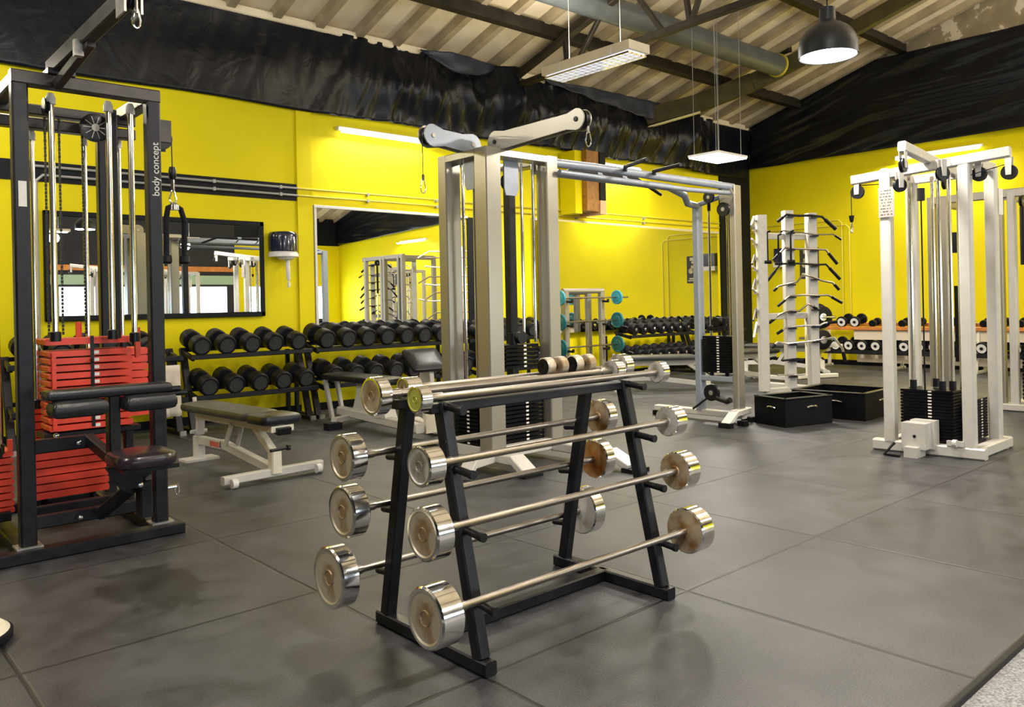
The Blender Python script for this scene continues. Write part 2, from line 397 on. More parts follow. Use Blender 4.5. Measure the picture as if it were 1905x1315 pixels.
# right wall with window openings; grey up to x = 9.7, yellow beyond
wins = [(-4.5, -1.5), (-1.1, 1.9), (2.3, 5.3), (5.7, 10.5), (11.2, 12.5), (12.9, 14.0)]
Z0, Z1 = .75, 2.02
mb = MB(); mb.box(XB, 10.8, YR - .2, YR, -.08, Z0); mb.box(XB, 10.8, YR - .2, YR, Z1, roof_z(YR) + .2)
for a, b in ((XB, -4.5), (-1.5, -1.1), (1.9, 2.3), (5.3, 5.7), (10.5, 10.8)): mb.box(a, b, YR - .2, YR, Z0, Z1)
struct('wall_right', mb, ['dark_wall'], smooth=False)
mb = MB(); mb.box(10.8, L, YR - .2, YR, -.08, Z0); mb.box(10.8, L, YR - .2, YR, Z1, 3.42)
for a, b in ((10.8, 11.2), (12.5, 12.9), (14.0, L)): mb.box(a, b, YR - .2, YR, Z0, Z1)
struct('wall_right_end', mb, ['yellow'], smooth=False)
mb = MB(); mb.box(10.8, L, YR - .2, YR, 3.42, roof_z(YR) + .2); struct('wall_right_top', mb, ['black_paint'], smooth=False)
for i, (a, b) in enumerate(wins):
    t = thing('window_%d' % (i + 1), None, None, ((a + b) / 2, YR, Z0)); t['kind'] = 'structure'
    mb = MB(); mb.box(a + .03, b - .03, YR - .12, YR - .10, Z0 + .02, Z1 - .02); build('window_pane', mb, ['window'], t, smooth=False)
    mb = MB()
    for x in (a, (a + b) / 2, b): mb.beam((x, YR - .08, Z0), (x, YR - .08, Z1), .07, .07)
    for z in (Z0 + .03, Z1 - .03): mb.beam((a, YR - .08, z), (b, YR - .08, z), .06, .06)
    build('window_frame', mb, ['white_metal'], t)
mb = MB(); mb.beam((XB, YR + .03, 2.55), (10.8, YR + .03, 2.55), .06, .16); struct('trim_2', mb, ['orange_wood'])
mb = MB(); mb.box(XB, 10.8, YR, YR + .02, Z1 + .05, 2.35); struct('trim_9', mb, ['grey_green'], smooth=False)

# roof sheeting with raised ribs running up the slope
mb = MB()
for y0, y1 in ((9.25, 1.5), (1.5, YR - .2)):
    z0, z1 = roof_z(y0), roof_z(y1)
    mb.add([(XB, y0, z0), (L + .2, y0, z0), (L + .2, y1, z1), (XB, y1, z1), (XB, y0, z0 + .05), (L + .2, y0, z0 + .05), (L + .2, y1, z1 + .05), (XB, y1, z1 + .05)],
           [(0, 1, 2, 3), (4, 7, 6, 5), (0, 4, 5, 1), (2, 6, 7, 3), (1, 5, 6, 2), (0, 3, 7, 4)])
    x = XB + .3
    while x < L:
        for dx in (0,):
            d = V((0, y1 - y0, z1 - z0)).normalized(); n_ = V((0, d.z, -d.y)) if d.y > 0 else V((0, -d.z, d.y))
            if n_.z > 0: n_ = -n_
            p, q = V((x, y0, z0)), V((x, y1, z1))
            sec = [(-.065, -.0), (-.05, .11), (.05, .11), (.065, 0)]
            vs = [p + V((a, 0, 0)) + n_ * b for a, b in sec] + [q + V((a, 0, 0)) + n_ * b for a, b in sec]
            mb.add(vs, [(0, 1, 5, 4), (1, 2, 6, 5), (2, 3, 7, 6), (0, 4, 7, 3), (0, 3, 2, 1), (4, 5, 6, 7)], 1)
        x += .56
struct('ceiling', mb, ['roof', 'rib'], smooth=False)
# eaves plate
mb = MB(); mb.beam((XB, 9.0, 4.70), (L, 9.0, 4.70), .16, .10); struct('trim_3', mb, ['roof'])

# mirrors and trims on the left wall
mb = MB(); mb.box(1.93, 4.14, W - .03, W - .012, 1.21, 2.235); m1 = thing('wall_mirror', 'framed black-edged mirror on the yellow wall behind the red-plated machine', 'mirror', (3.03, W, 1.18))
build('mirror_glass', mb, ['mirror'], m1, smooth=False)
mb = MB()
for p, q in (((1.9, 1.2), (4.17, 1.2)), ((1.9, 2.245), (4.17, 2.245))): mb.beam((p[0], W - .022, p[1]), (q[0], W - .022, q[1]), .05, .055)
for x in (1.92, 4.15): mb.beam((x, W - .022, 1.18), (x, W - .022, 2.27), .05, .05)
build('mirror_frame', mb, ['black_paint'], m1)
mb = MB(); mb.box(4.87, 7.22, W - .03, W - .012, .78, 2.485); m2 = thing('wall_mirror', 'large frameless mirror between the paper towel dispenser and the grey cable tower', 'mirror', (6.0, W, .78))
build('mirror_glass', mb, ['mirror'], m2, smooth=False)
mb = MB(); mb.beam((4.83, W - .02, 2.50), (7.24, W - .02, 2.50), .05, .035); mb.beam((4.85, W - .02, .78), (4.85, W - .02, 2.5), .04, .03); build('mirror_trim', mb, ['hose_white'], m2)
mb = MB(); mb.prism([(0, 0), (4.89, 0), (4.89, 1.75), (0, 1.75)], (8.55, W - .112, .78), V((1, .020, 0)), (0, 0, 1), .012); m3 = thing('wall_mirror', 'very wide mirror behind the teal barbells, reflecting the yellow far wall', 'mirror', (11, W, .78))
build('mirror_glass', mb, ['mirror'], m3, smooth=False)
mb = MB(); mb.beam((8.52, W - .02, 2.545), (13.46, W - .02, 2.545), .06, .045); build('mirror_trim', mb, ['trim_cream'], m3)

mb = MB(); mb.box(XB, 4.615, W - .012, W + .01, 2.553, 2.752); struct('trim_4', mb, ['black_paint'], smooth=False)
mb = MB(); mb.box(13.55, L, W - .035, W, 0, 3.9); struct('trim_5', mb, ['black_paint'], smooth=False)
for i, (a, b) in enumerate(((7.24, 7.39), (8.0, 8.12))):
    mb = MB(); mb.box(a, b, W - .02, W, .4, 3.3 if i else 2.5); struct('trim_%d' % (6 + i), mb, ['black_paint'], smooth=False)
mb = MB(); mb.box(4.62, 4.82, W - .03, W, 0, 3.66); struct('trim_8', mb, ['yellow'], smooth=False)
mb = MB(); mb.box(XB, L, W - .02, W, 0, .09); struct('baseboard_left', mb, ['black_paint'], smooth=False)
mb = MB(); mb.box(L - .02, L, YR, W - .03, 0, .09); struct('baseboard_far', mb, ['black_paint'], smooth=False)

# conduits along the left wall
for k, (z, lab) in enumerate(((2.70, 'upper grey conduit running along the black stripe of the yellow wall'), (2.615, 'lower grey conduit running along the black stripe of the yellow wall'))):
    mb = MB(); mb.tube([(1.72 + .12 * k, W - .035, .55), (1.72 + .12 * k, W - .035, z - .06), (1.78 + .12 * k, W - .035, z), (4.62, W - .035, z)], .014, 8)
    c = thing('conduit', lab, 'conduit', (1.72, W, .55), 'conduits on the left wall'); build('pipe', mb, ['conduit'], c)
    mb = MB(); mb.tube([(4.62, W - .035, z), (13.5, W - .035, z + .03)], .013, 8); build('painted_pipe', mb, ['conduit_yellow'], c, label='length of conduit painted yellow')
    mb = MB()
    for x in (2.6, 3.6, 4.4, 5.6, 6.7, 9.5, 11.2): mb.box(x - .015, x + .015, W - .053, W, z - .02, z + .02)
    build('pipe_clip', mb, ['conduit'], c)
# conduits on the far wall
for k in range(2):
    mb = MB(); y = 7.05 - .14 * k
    mb.tube([(L - .03, y, .9), (L - .03, y, 2.62 - .1 * k), (L - .03, y + .06, 2.68 - .1 * k), (L - .03, 8.95, 2.68 - .1 * k)], .012, 8)
    tag(build('wall_conduit', mb, ['conduit_yellow'], origin=(L, y, .9)), ('outer' if k == 0 else 'inner') + ' yellow painted pipe of the bent pair on the far wall', 'conduit', 'bent pipes on the far wall')

# ------------------------------------------------------------------ black drapes (gathered plastic sheeting)
def drape(name, label, nx, nz, P, mat_='drape'):
    mb = MB(); vs = []; fs = []
    for i in range(nx + 1):
        for j in range(nz + 1): vs.append(P(i / nx, j / nz))
    for i in range(nx):
        for j in range(nz): fs.append((i * (nz + 1) + j, (i + 1) * (nz + 1) + j, (i + 1) * (nz + 1) + j + 1, i * (nz + 1) + j + 1))
    mb.add(vs, fs)
    o = build(name, mb, [mat_], origin=vs[0], angle=80)
    sm = o.modifiers.new('thickness', 'SOLIDIFY'); sm.thickness = .006
    return tag(o, label, 'drape')
def left_pt(u, v):
    x = -5.9 + u * (L + 5.85); top = 4.69
    z0 = 3.655 + .012 * sin(x * 2.3)
    # loose swags between x 5.5 and 12.5
    loose = max(0., min(1., (x - 4.6) / 1.6)) * max(0., min(1., (13.6 - x) / .8))
    z = z0 + v * (top - z0)
    fold = noise.noise((x * 2.3 + v * 1.3 * sin(x), v * .55, 1.3)) * .12 + noise.noise((x * 6.5 - v * 2.4, v * .9, 4.2)) * .06 + noise.noise((x * 13 + v * 3, v * 1.5, 7)) * .025
    sag = loose * .16 * sin(pi * v) ** 2
    knot = .32 * math.exp(-((x - 7.95) / .22) ** 2) + .30 * math.exp(-((x - 12.3) / .25) ** 2)
    y = W - .05 - abs(fold) * (.12 + 1.15 * loose) - sag - knot * (.35 + .65 * v) - .03 * noise.noise((x * .8, v * 2, 9))
    return (x, y, z)
drape('wall_drape', 'gathered black plastic sheet hung along the top of the left wall', 620, 26, left_pt)
def far_pt(u, v):
    y = W - .1 + u * (YR + .1 - W)
    top = min(5.46, roof_z(y) - .06) if y > 1.5 else min(5.46, roof_z(y) - .06)
    zb = 3.86 if y > 3 else 3.86 - .42 * (3 - y) / 10.4
    z = zb + v * (top - zb)
    n_ = noise.noise((y * .9 + v * 2.5, v * 5.5 + y * .35, 2.2)) * .06 + noise.noise((y * 1.3, v * 13 + y, 5.1)) * .022
    patch = math.exp(-((y - 5.2) / .9) ** 2 - ((v - .45) / .22) ** 2)
    n_ += patch * .016 * sin(v * 120 + y * 3)
    return (L - .09 + n_, y, z)
drape('wall_drape', 'taut black plastic sheet covering the far wall above the yellow paint', 300, 60, far_pt)
# slate tarpaulin folds tucked under the eaves
for i, (x0, x1, dp) in enumerate(((6.4, 7.75, .26), (8.7, 11.6, .34))):
    def fp(u, v, x0=x0, x1=x1, dp=dp):
        x = x0 + u * (x1 - x0); s_ = sin(pi * min(1, u * 1.02)) ** .8 if i == 0 else (u ** .6) * (1 if u < .93 else max(0, (1 - u) / .07))
        return (x, W - .16 - .12 * s_ + .05 * noise.noise((x * 4, v, 1)), 4.70 - v * dp * s_ + .03 * noise.noise((x * 3, v * 2, 3)))
    drape('tarpaulin_fold', 'slate grey tarpaulin bulging out under the roof edge ' + ('left of the first truss' if i == 0 else 'right of the first truss'), 50, 8, fp, 'drape_blue')

# ------------------------------------------------------------------ roof steelwork
for k, (y, wd, ht) in enumerate(((7.82, .09, .17), (5.88, .09, .15), (3.9, .09, .15), (1.55, .12, .2), (-2.2, .09, .15))):
    mb = MB(); z = roof_z(y) - .085 - ht / 2
    mb.beam((XB, y, z), (L, y, z), wd, ht, .006)
    mb.beam((XB, y, z - ht / 2), (L, y, z - ht / 2), wd * 1.5, .012, 0)
    tag(build('roof_purlin', mb, ['steel_truss'], origin=(XB, y, z)),
        ['dark purlin nearest the left wall, running under the ribbed roof', 'second dark purlin up from the left wall, ending at the peeling gable', 'purlin midway up the left roof slope, above the frame of the photo', 'ridge purlin at the top of the roof', 'purlin on the right-hand roof slope'][k], 'beam')
dt = thing('ventilation_duct', 'long round grey duct hanging under the roof beside the purlin', 'duct', (2, 7.05, 5.1))
mb = MB(); mb.lathe([(.17, 0), (.17, 10.2)], (2.0, 7.12, 5.12), (1, -.02, -.005), 28); build('duct_pipe', mb, ['duct'], dt)
mb = MB(); mb.lathe([(.172, 0), (.19, .0), (.19, .05), (.172, .05)], (12.15, 6.915, 5.07), (1, -.02, -.005), 28); mb.lathe([(.16, .03), (0, .03)], (12.15, 6.915, 5.07), (1, 0, 0), 28)
build('duct_end_ring', mb, ['duct_rim'], dt)

def truss(x, label):
    t = thing('roof_truss', label, 'truss', (x, 9.0, 4.3))
    top = [(x, y, roof_z(y) - .33) for y in (8.98, 1.5, YR)]
    mb = MB()
    for a, b in zip(top, top[1:]): mb.beam(a, b, .11, .09); mb.beam((a[0], a[1], a[2] + .06), (b[0], b[1], b[2] + .06), .05, .012, 0)
    build('top_chord', mb, ['steel_truss'], t)
    bot = [(x, 8.98, 4.40), (x, 5.6, 4.50), (x, 1.5, 4.62), (x, YR, 4.3)]
    mb = MB()
    for a, b in zip(bot, bot[1:]): mb.beam(a, b, .10, .08)
    build('bottom_chord', mb, ['steel_truss'], t)
    def cz(y): return 4.40 + (8.98 - y) * .0296
    for y0, y1 in ((7.62, 7.66), (7.46, 6.92), (6.0, 6.5), (5.62, 5.75), (5.6, 5.1), (4.2, 4.6), (3.9, 3.2), (2.4, 2.8), (2.1, 1.6), (0.2, .9), (-1.5, -.8)):
        mb = MB(); mb.beam((x, y0, cz(y0)), (x, y1, roof_z(y1) - .33), .06, .06); build('web_member', mb, ['steel_truss'], t)
    return t
truss(7.95, 'dark steel lattice truss rising from the gathered drape beside the louvred lamp')
truss(-1.2, 'steel lattice truss behind the camera')
t = thing('roof_truss', 'olive painted bent rafter in front of the far corner', 'truss', (12.3, 9, 4.5))
mb = MB()
pts = [(11.0, 9.2, 4.38, .30), (11.7, 8.13, 4.62, .30), (12.1, 7.33, 4.87, .28), (12.3, 6.95, 5.03, .25), (12.4, 6.6, 5.16, .22), (12.4, 4.5, 5.75, .22), (12.4, 1.5, 6.70, .22)]
for a, b in zip(pts, pts[1:]): mb.beam(a[:3], b[:3], .12, a[3], .004)
build('rafter', mb, ['olive_beam'], t)
mb = MB(); mb.beam((11.05, 9.05, 4.21), (11.7, 8.1, 4.46), .10, .02, 0); build('lower_flange', mb, ['trim_cream'], t)
mb = MB(); mb.beam((12.3, 8.1, 5.22), (12.3, 6.75, 5.33), .10, .10); build('strut', mb, ['steel_truss'], t)

# ------------------------------------------------------------------ lamps
def tube_lamp(p, q, label, power, nrm, group='tube lamps on the walls'):
    """bare fluorescent batten fixed to a wall; nrm points into the room"""
    p, q, n_ = V(p), V(q), V(nrm); d = (q - p).normalized()
    t = thing('tube_lamp', label, 'lamp', tuple(p), group)
    mb = MB(); mb.beam(p, q, .07, .05, up=(0, 0, 1)); build('lamp_housing', mb, ['hose_white'], t)
    o_ = n_ * .055 + V((0, 0, -.035))
    mb = MB(); mb.tube([p + o_ + d * .03, q + o_ - d * .03], .024, 10); build('lamp_tube', mb, ['tube'], t)
    c = (p + q) / 2 + n_ * .13 + V((0, 0, -.06))
    ln = (q - p).length
    l = area('tube_glow', c, ln, power, (1, .95, .84), sy=.06, parent=t)
    z = (n_ * .35 + V((0, 0, -1))).normalized(); l.rotation_euler = Matrix((d, (-z).cross(d), -z)).transposed().to_euler() if True else None
    return t
tube_lamp((5.18, W - .03, 3.50), (6.62, W - .03, 3.50), 'glowing tube lamp high on the yellow wall left of the cable tower', 55, (0, -1, 0))
tube_lamp((9.6, W - .03, 3.55), (11.1, W - .03, 3.55), 'glowing tube lamp on the yellow wall above the pull-up bars', 70, (0, -1, 0))
tube_lamp((L - .03, 6.05, 3.68), (L - .03, 4.66, 3.68), 'glowing tube lamp high on the far wall above the white cable station', 120, (-1, 0, 0))
tube_lamp((1.0, W - .03, 3.55), (-.5, W - .03, 3.55), 'added tube lamp, unseen fill light on the left wall beyond the left edge', 45, (0, -1, 0))  # unseen tube lamp added to fill the left side with light

tube_lamp((L - .03, -2.1, 3.3), (L - .03, -3.5, 3.3), 'tube lamp on the far wall, seen only in the large frameless mirror', 60, (-1, 0, 0))
lt = thing('louvre_lamp', 'long cream louvred ceiling lamp hanging below the first truss', 'lamp', (7.07, 6.36, 4.0))
mb = MB(); mb.box(6.90, 7.26, 5.68, 7.05, 4.02, 4.12); build('lamp_housing', mb, ['fixture'], lt, smooth=False)
mb = MB(); mb.box(6.94, 7.22, 5.72, 7.01, 4.005, 4.019)
build('lamp_tube', mb, ['tube_cool'], lt, smooth=False)
mb = MB()
for k in range(15): y = 5.72 + k * 1.29 / 14; mb.box(6.93, 7.23, y - .004, y + .004, 3.985, 4.0035)
for x in (6.93, 7.0, 7.08, 7.16, 7.23): mb.box(x - .005, x + .005, 5.71, 7.02, 3.985, 4.0035)
build('louvre', mb, ['chrome'], lt, smooth=False)
mb = MB()
for y in (5.95, 6.75):
    mb.box(6.885, 6.90, y - .02, y + .02, 4.01, 4.08); mb.tube([(7.08, y, 4.12), (7.08, y, roof_z(y) - .02)], .004, 5)
build('hanger', mb, ['hose_white'], lt)
area('louvre_glow', (7.08, 6.36, 3.96), .3, 90, (1, .96, .88), sy=1.3, parent=lt)
area('added_roof_fill', (7.08, 6.36, 4.14), .3, 55, (1, .92, .78), rot=(pi, 0, 0), sy=1.3, parent=lt)  # upward light added here to brighten the roof

def pendant(x, y, z, label, power, top=None):
    t = thing('pendant_lamp', label, 'lamp', (x, y, z), 'black dome pendant lamps')
    r = .218
    prof = [(r * .97, .0), (r, .0), (r * 1.0, .06)] + [(r * cos(a), .07 + .20 * sin(a)) for a in [radians(v) for v in (8, 20, 34, 48, 60, 70)]] + [(.06, .275), (.058, .37), (.05, .375), (0.0, .375)]
    mb = MB(); mb.lathe([(0, .2), (.06, .2), (r * .8, .14), (r * .96, .06)] + prof, (x, y, z), (0, 0, 1), 40, cap=False); build('lamp_shade', mb, ['lamp_black'], t)
    mb = MB(); mb.lathe([(0, 0), (r * .93, .0), (r * .93, .012), (0, .012)], (x, y, z + .004), (0, 0, 1), 32); build('lamp_disc', mb, ['bulb'], t)
    mb = MB(); mb.tube([(x, y, z + .37), (x, y, roof_z(y) - .02)], .006, 6); build('cord', mb, ['plastic'], t)
    l = bpy.data.lights.new('pendant_glow', 'AREA'); l.shape = 'DISK'; l.size = .4; l.energy = power; l.color = (1, .93, .82)
    o = bpy.data.objects.new('pendant_glow', l); COL.objects.link(o); o.parent = t; o.location = (0, 0, -.01)
    return t
pendant(6.0, 2.98, 3.10, 'big black dome pendant lamp hanging at the upper right', 120)
pendant(1.5, .4, 3.4, 'added dome pendant, unseen fill light over the carpet beside the camera', 150)  # this pendant and the next are added as unseen fill light
pendant(-2.2, 3.2, 3.3, 'added dome pendant, unseen fill light behind the camera', 130)
pendant(5.2, -2.6, 3.2, 'black dome pendant lamp between camera and windows, seen in the framed mirror', 110)

pl = thing('panel_lamp', 'glowing square panel lamp on wires above the end of the pull-up station', 'lamp', (9.6, 6.37, 3.2))
mb = MB(); mb.box(9.25, 9.95, 6.13, 6.62, 3.205, 3.235); build('panel_frame', mb, ['hose_white'], pl, smooth=False)
mb = MB(); mb.box(9.26, 9.94, 6.14, 6.61, 3.19, 3.204); build('panel_diffuser', mb, ['bulb'], pl, smooth=False)
mb = MB()
for x, y in ((9.3, 6.2), (9.3, 6.55), (9.9, 6.2), (9.9, 6.55)): mb.tube([(x, y, 3.235), (x, y, roof_z(y) - .02)], .003, 5)
mb.tube([(9.5, 6.3, 3.235), (10.1, 6.7, 4.4), (10.2, 6.8, roof_z(6.8) - .02)], .006, 5)
build('hanger', mb, ['conduit'], pl)
area('panel_glow', (9.6, 6.37, 3.17), .66, 190, (1, .93, .82), sy=.46, parent=pl)

def batten(x, y, z, along, power, label, col=(1, .96, .9)):  # hall battens; those out of view are added as fill light
    t = thing('fill_batten', label, 'lamp', (x, y, z), 'twin tube battens, mostly unseen fill light added over the hall')
    d = V((1, 0, 0)) if along == 'x' else V((0, 1, 0)); c = V((x, y, z))
    mb = MB(); mb.beam(c - d * .75, c + d * .75, .22, .06); build('lamp_housing', mb, ['fixture'], t)
    mb = MB(); s_ = V((0, 1, 0)) if along == 'x' else V((1, 0, 0))
    for k in (-.05, .05): mb.tube([c - d * .7 + s_ * k + V((0, 0, -.045)), c + d * .7 + s_ * k + V((0, 0, -.045))], .014, 8)
    build('lamp_tube', mb, ['tube'], t)
    mb = MB()
    for k in (-.5, .5): p = c + d * k; mb.tube([p + V((0, 0, .03)), (p.x, p.y, roof_z(p.y) - .02)], .004, 5)
    build('hanger', mb, ['conduit'], t)
    area('batten_roof_fill', (x, y, z + .06), 1.4, power * .6, col, rot=(pi, 0, pi / 2 if along == 'y' else 0), sy=.16, parent=t)  # upward light added above the batten to brighten the roof
    for k in (-.4, .4):
        l = bpy.data.lights.new('batten_glow', 'POINT'); l.energy = power * .5; l.color = col; l.shadow_soft_size = .12
        o = bpy.data.objects.new('batten_glow', l); COL.objects.link(o); o.parent = t; o.location = d * k + V((0, 0, -.2))
for x, y, z, al, pw, lb, *cc in ((1.2, 6.6, 3.9, 'y', 95, 'added fill batten, unseen, above and left of the frame over the red-plated machine'),
                            (3.2, 1.0, 4.3, 'y', 150, 'added fill batten above the camera, out of frame'),
                            (-1.5, 6.0, 4.0, 'y', 120, 'added unseen fill batten over the rear left of the hall'),
                            (8.6, .6, 5.2, 'y', 240, 'added fill batten right of the white cable station, out of frame', (1, .88, .72)),
                            (12.6, .3, 5.0, 'y', 300, 'added unseen fill batten near the far wall right of the frame', (1, .88, .72)),
                            (4.5, -4.2, 3.3, 'x', 90, 'twin tube batten in front of the windows'),
                            (7.6, -4.0, 3.2, 'x', 80, 'twin tube batten in front of the windows nearer the yellow wall'),
                            (11.5, -2.5, 4.9, 'x', 110, 'added unseen fill batten before the yellow end of the window wall')):
    batten(x, y, z, al, pw, lb, *cc)
# daylight coming in through the windows
for i, (a, b) in enumerate(wins):
    area('window_daylight', ((a + b) / 2, YR + .05, 1.4), b - a, 70, (.72, .86, 1), rot=(radians(90), 0, 0), sy=1.2)

# ------------------------------------------------------------------ fixed-barbell A-frame rack
RK = thing('barbell_rack', 'black steel A-frame rack holding chrome barbells in the foreground', 'rack', (2.24, 2.42, 0))
X0, X1 = 1.745, 2.735
def fy(z): return 2.125 + (z / .9) * .205            # front leg line
def by(z): return 2.715 - (z / .9) * .175            # back leg line
for x in (X0, X1):
    mb = MB(); mb.beam((x, fy(.05), .05), (x, fy(.9), .90), .05, .05, up=(1, 0, 0)); build('leg', mb, ['frame_dark'], RK)
    mb = MB(); mb.beam((x, by(.05), .05), (x, by(.9), .90), .05, .05, up=(1, 0, 0)); build('leg', mb, ['frame_dark'], RK)
    mb = MB(); mb.beam((x, 2.085, .026), (x, 2.76, .026), .05, .05); build('foot_rail', mb, ['frame_dark'], RK)
mb = MB(); mb.beam((X0, 2.46, .026), (X1, 2.46, .026), .05, .05); build('floor_rail', mb, ['frame_dark'], RK)
for y in (2.335, 2.535):
    mb = MB(); mb.beam((X0 - .06, y, .885), (X1 + .02, y, .885), .05, .035); build('top_rail', mb, ['frame_dark'], RK)
for x in (X0, X1):
    mb = MB(); mb.beam((x, 2.31, .885), (x, 2.56, .885), .05, .034); build('top_cap', mb, ['frame_dark'], RK)
FL = [(.928, 2.30), (.711, 2.235), (.506, 2.165), (.269, 2.085)]
BL = [(.93, 2.50), (.706, 2.60), (.495, 2.655), (.242, 2.72)]
for x in (X0, X1):
    for z, y in FL:
        mb = MB(); zc = z - .032; a = fy(zc) + .01
        mb.tube([(x, a, zc), (x, a - .12, zc - .012)], .014, 12); mb.tube([(x, a - .12, zc - .012), (x, a - .135, zc - .012)], .016, 12)
        build('peg', mb, ['frame_dark'], RK)
    for z, y in BL[1:]:
        mb = MB(); zc = z - .03; a = by(zc) - .01
        mb.tube([(x, a, zc), (x, a + .11, zc - .01)], .014, 12); build('peg', mb, ['frame_dark'], RK)

def barbell(label, y, z, xl, rl, tl, xr, rr, tr, face='face_tan', inner='face_tan', br=.0135):
    t = thing('fixed_barbell', label, 'barbell', ((xl + xr) / 2, y, z), 'chrome fixed barbells on the A-frame rack')
    mb = MB(); mb.tube([(xl + tl - .01, y, z), (xl + tl + .07, y, z), (xl + tl + .075, y, z), (xr - .075, y, z), (xr - .07, y, z), (xr + .01, y, z)], [br * 1.25, br * 1.25, br, br, br * 1.25, br * 1.25], 14)
    build('bar', mb, ['bar_steel'], t)
    for x, r, th, sgn in ((xl, rl, tl, 1), (xr + tr, rr, tr, -1)):
        o = (x, y, z); b = min(.006, r * .06)
        prof = [(0, .004, 1), (r * .22, .004, 1), (r * .24, .0005, 1), (r * .27, .004, 1), (r * .78, .004, 1), (r * .84, 0, 0), (r - b, 0, 0), (r, b, 0), (r, th - b, 0), (r - b, th, 2), (r * .3, th, 2), (br * 1.5, th + .004, 2), (0, th + .004, 2)]
        mb = MB(); mb.lathe(prof, o, (sgn, 0, 0), 48); build('weight_head', mb, ['chrome', face, inner], t, angle=28)
    return t
barbell('top front chrome barbell with the smallest heads and a yellowish face', 2.30, FL[0][0], 1.606, .047, .048, 2.935, .048, .045, 'face_yellow', 'face_clean')
barbell('second chrome barbell down on the camera side, pale pitted face', FL[1][1], FL[1][0], 1.571, .070, .070, 2.920, .066, .072, 'face_clean', 'face_clean')
barbell('third chrome barbell down on the camera side, tan grooved face', FL[2][1], FL[2][0], 1.530, .089, .072, 2.880, .082, .080, 'face_tan', 'face_rust')
barbell('lowest chrome barbell on the camera side, with the largest heads', FL[3][1], FL[3][0], 1.476, .099, .090, 2.833, .096, .085, 'face_tan', 'face_rust')
barbell('top rear chrome barbell with a tan stamped face at its left end', 2.50, .93, 1.556, .070, .052, 2.850, .050, .06, 'face_tan', 'face_clean', .016)
barbell('second chrome barbell down on the far side, rust ring on its left face', BL[1][1], BL[1][0], 1.488, .086, .065, 2.865, .081, .060, 'face_tan', 'face_rust')
barbell('third chrome barbell down on the far side, orange rust on its right head', BL[2][1], BL[2][0], 1.516, .097, .070, 2.890, .093, .062, 'face_tan', 'face_orange')
barbell('lowest chrome barbell on the far side, clean tan left face', BL[3][1], BL[3][0], 1.492, .115, .072, 2.85, .113, .075, 'face_tan', 'face_clean')
t = barbell('slim barbell with tapered heads lying behind the top rear barbell', 2.60, .935, 1.76, .042, .07, 3.02, .060, .06, 'face_tan', 'face_clean', .012)

for k, x in enumerate((2.53, 2.71)):
    t = thing('chrome_dumbbell', ('left' if k == 0 else 'right') + ' small chrome dumbbell with black ends resting on the rear top barbells', 'dumbbell', (x, 2.55, .972), 'small dumbbells on top of the barbell rack')
    for s_ in (-1, 1):
        mb = MB(); mb.lathe([(0, .018), (.036, .018), (.041, .022), (.041, .058), (.036, .064, 1), (.020, .066, 1), (0, .062, 1)], (x, 2.55, .972), (s_, 0, 0), 24); build('head', mb, ['face_tan', 'plastic'], t)
    mb = MB(); mb.tube([(x - .02, 2.55, .972), (x + .02, 2.55, .972)], .014, 10); build('handle', mb, ['bar_steel'], t)

# ------------------------------------------------------------------ red-plated cable tower at the left
LM = thing('cable_tower', 'tall dark multi-station cable tower with red weight plates at the left edge', 'machine', (1.2, 5.1, 0))
def part(name, mb, mats, root=None, **k): return build(name, mb, mats, root or LM, **k)
for x, y in ((.905, 4.755), (1.56, 4.755), (.93, 5.86), (1.60, 5.86), (.66, 5.0), (.66, 5.62)):
    mb = MB(); mb.beam((x, y, .06), (x, y, 2.43), .075, .075, up=(0, 1, 0)); part('post', mb, ['frame_dark'])
for p, q in (((.867, 4.755, 2.465), (1.597, 4.755, 2.465)), ((.93, 5.86, 2.465), (1.6, 5.86, 2.465)), ((.66, 5.0, 2.46), (.66, 5.66, 2.46)), ((1.56, 4.8, 2.46), (1.56, 5.86, 2.46)), ((.905, 4.8, 2.46), (.905, 5.86, 2.46)), ((.9, 5.27, 2.42), (1.62, 5.27, 2.42)), ((.9, 5.27, 2.34), (1.62, 5.27, 2.34))):
    mb = MB(); mb.beam(p, q, .075, .075 if p[2] > 2.43 else .06); part('top_beam', mb, ['frame_brown'])
for p, q in (((.2, 4.69, .03), (1.66, 4.69, .03)), ((.905, 4.69, .03), (.905, 5.95, .03)), ((1.56, 4.73, .03), (1.56, 5.95, .03)), ((.3, 5.95, .03), (1.66, 5.95, .03)), ((.3, 4.69, .03), (.3, 5.95, .03))):
    mb = MB(); mb.beam(p, q, .09, .06); part('base_beam', mb, ['frame_dark'])
for x in (.905, 1.56):
    mb = MB(); mb.box(x - .06, x + .06, 4.70, 4.81, .058, .068); part('foot_plate', mb, ['frame_edge'])
for p, q, w in (((.94, 4.76, .175), (1.53, 4.76, .175), .065), ((.94, 5.15, .15), (1.53, 5.15, .15), .05), ((.92, 4.76, .565), (1.22, 4.76, .565), .07), ((.3, 5.15, .15), (.9, 5.15, .15), .05)):
    mb = MB(); mb.beam(p, q, .045, w); part('cross_beam', mb, ['frame_dark'])
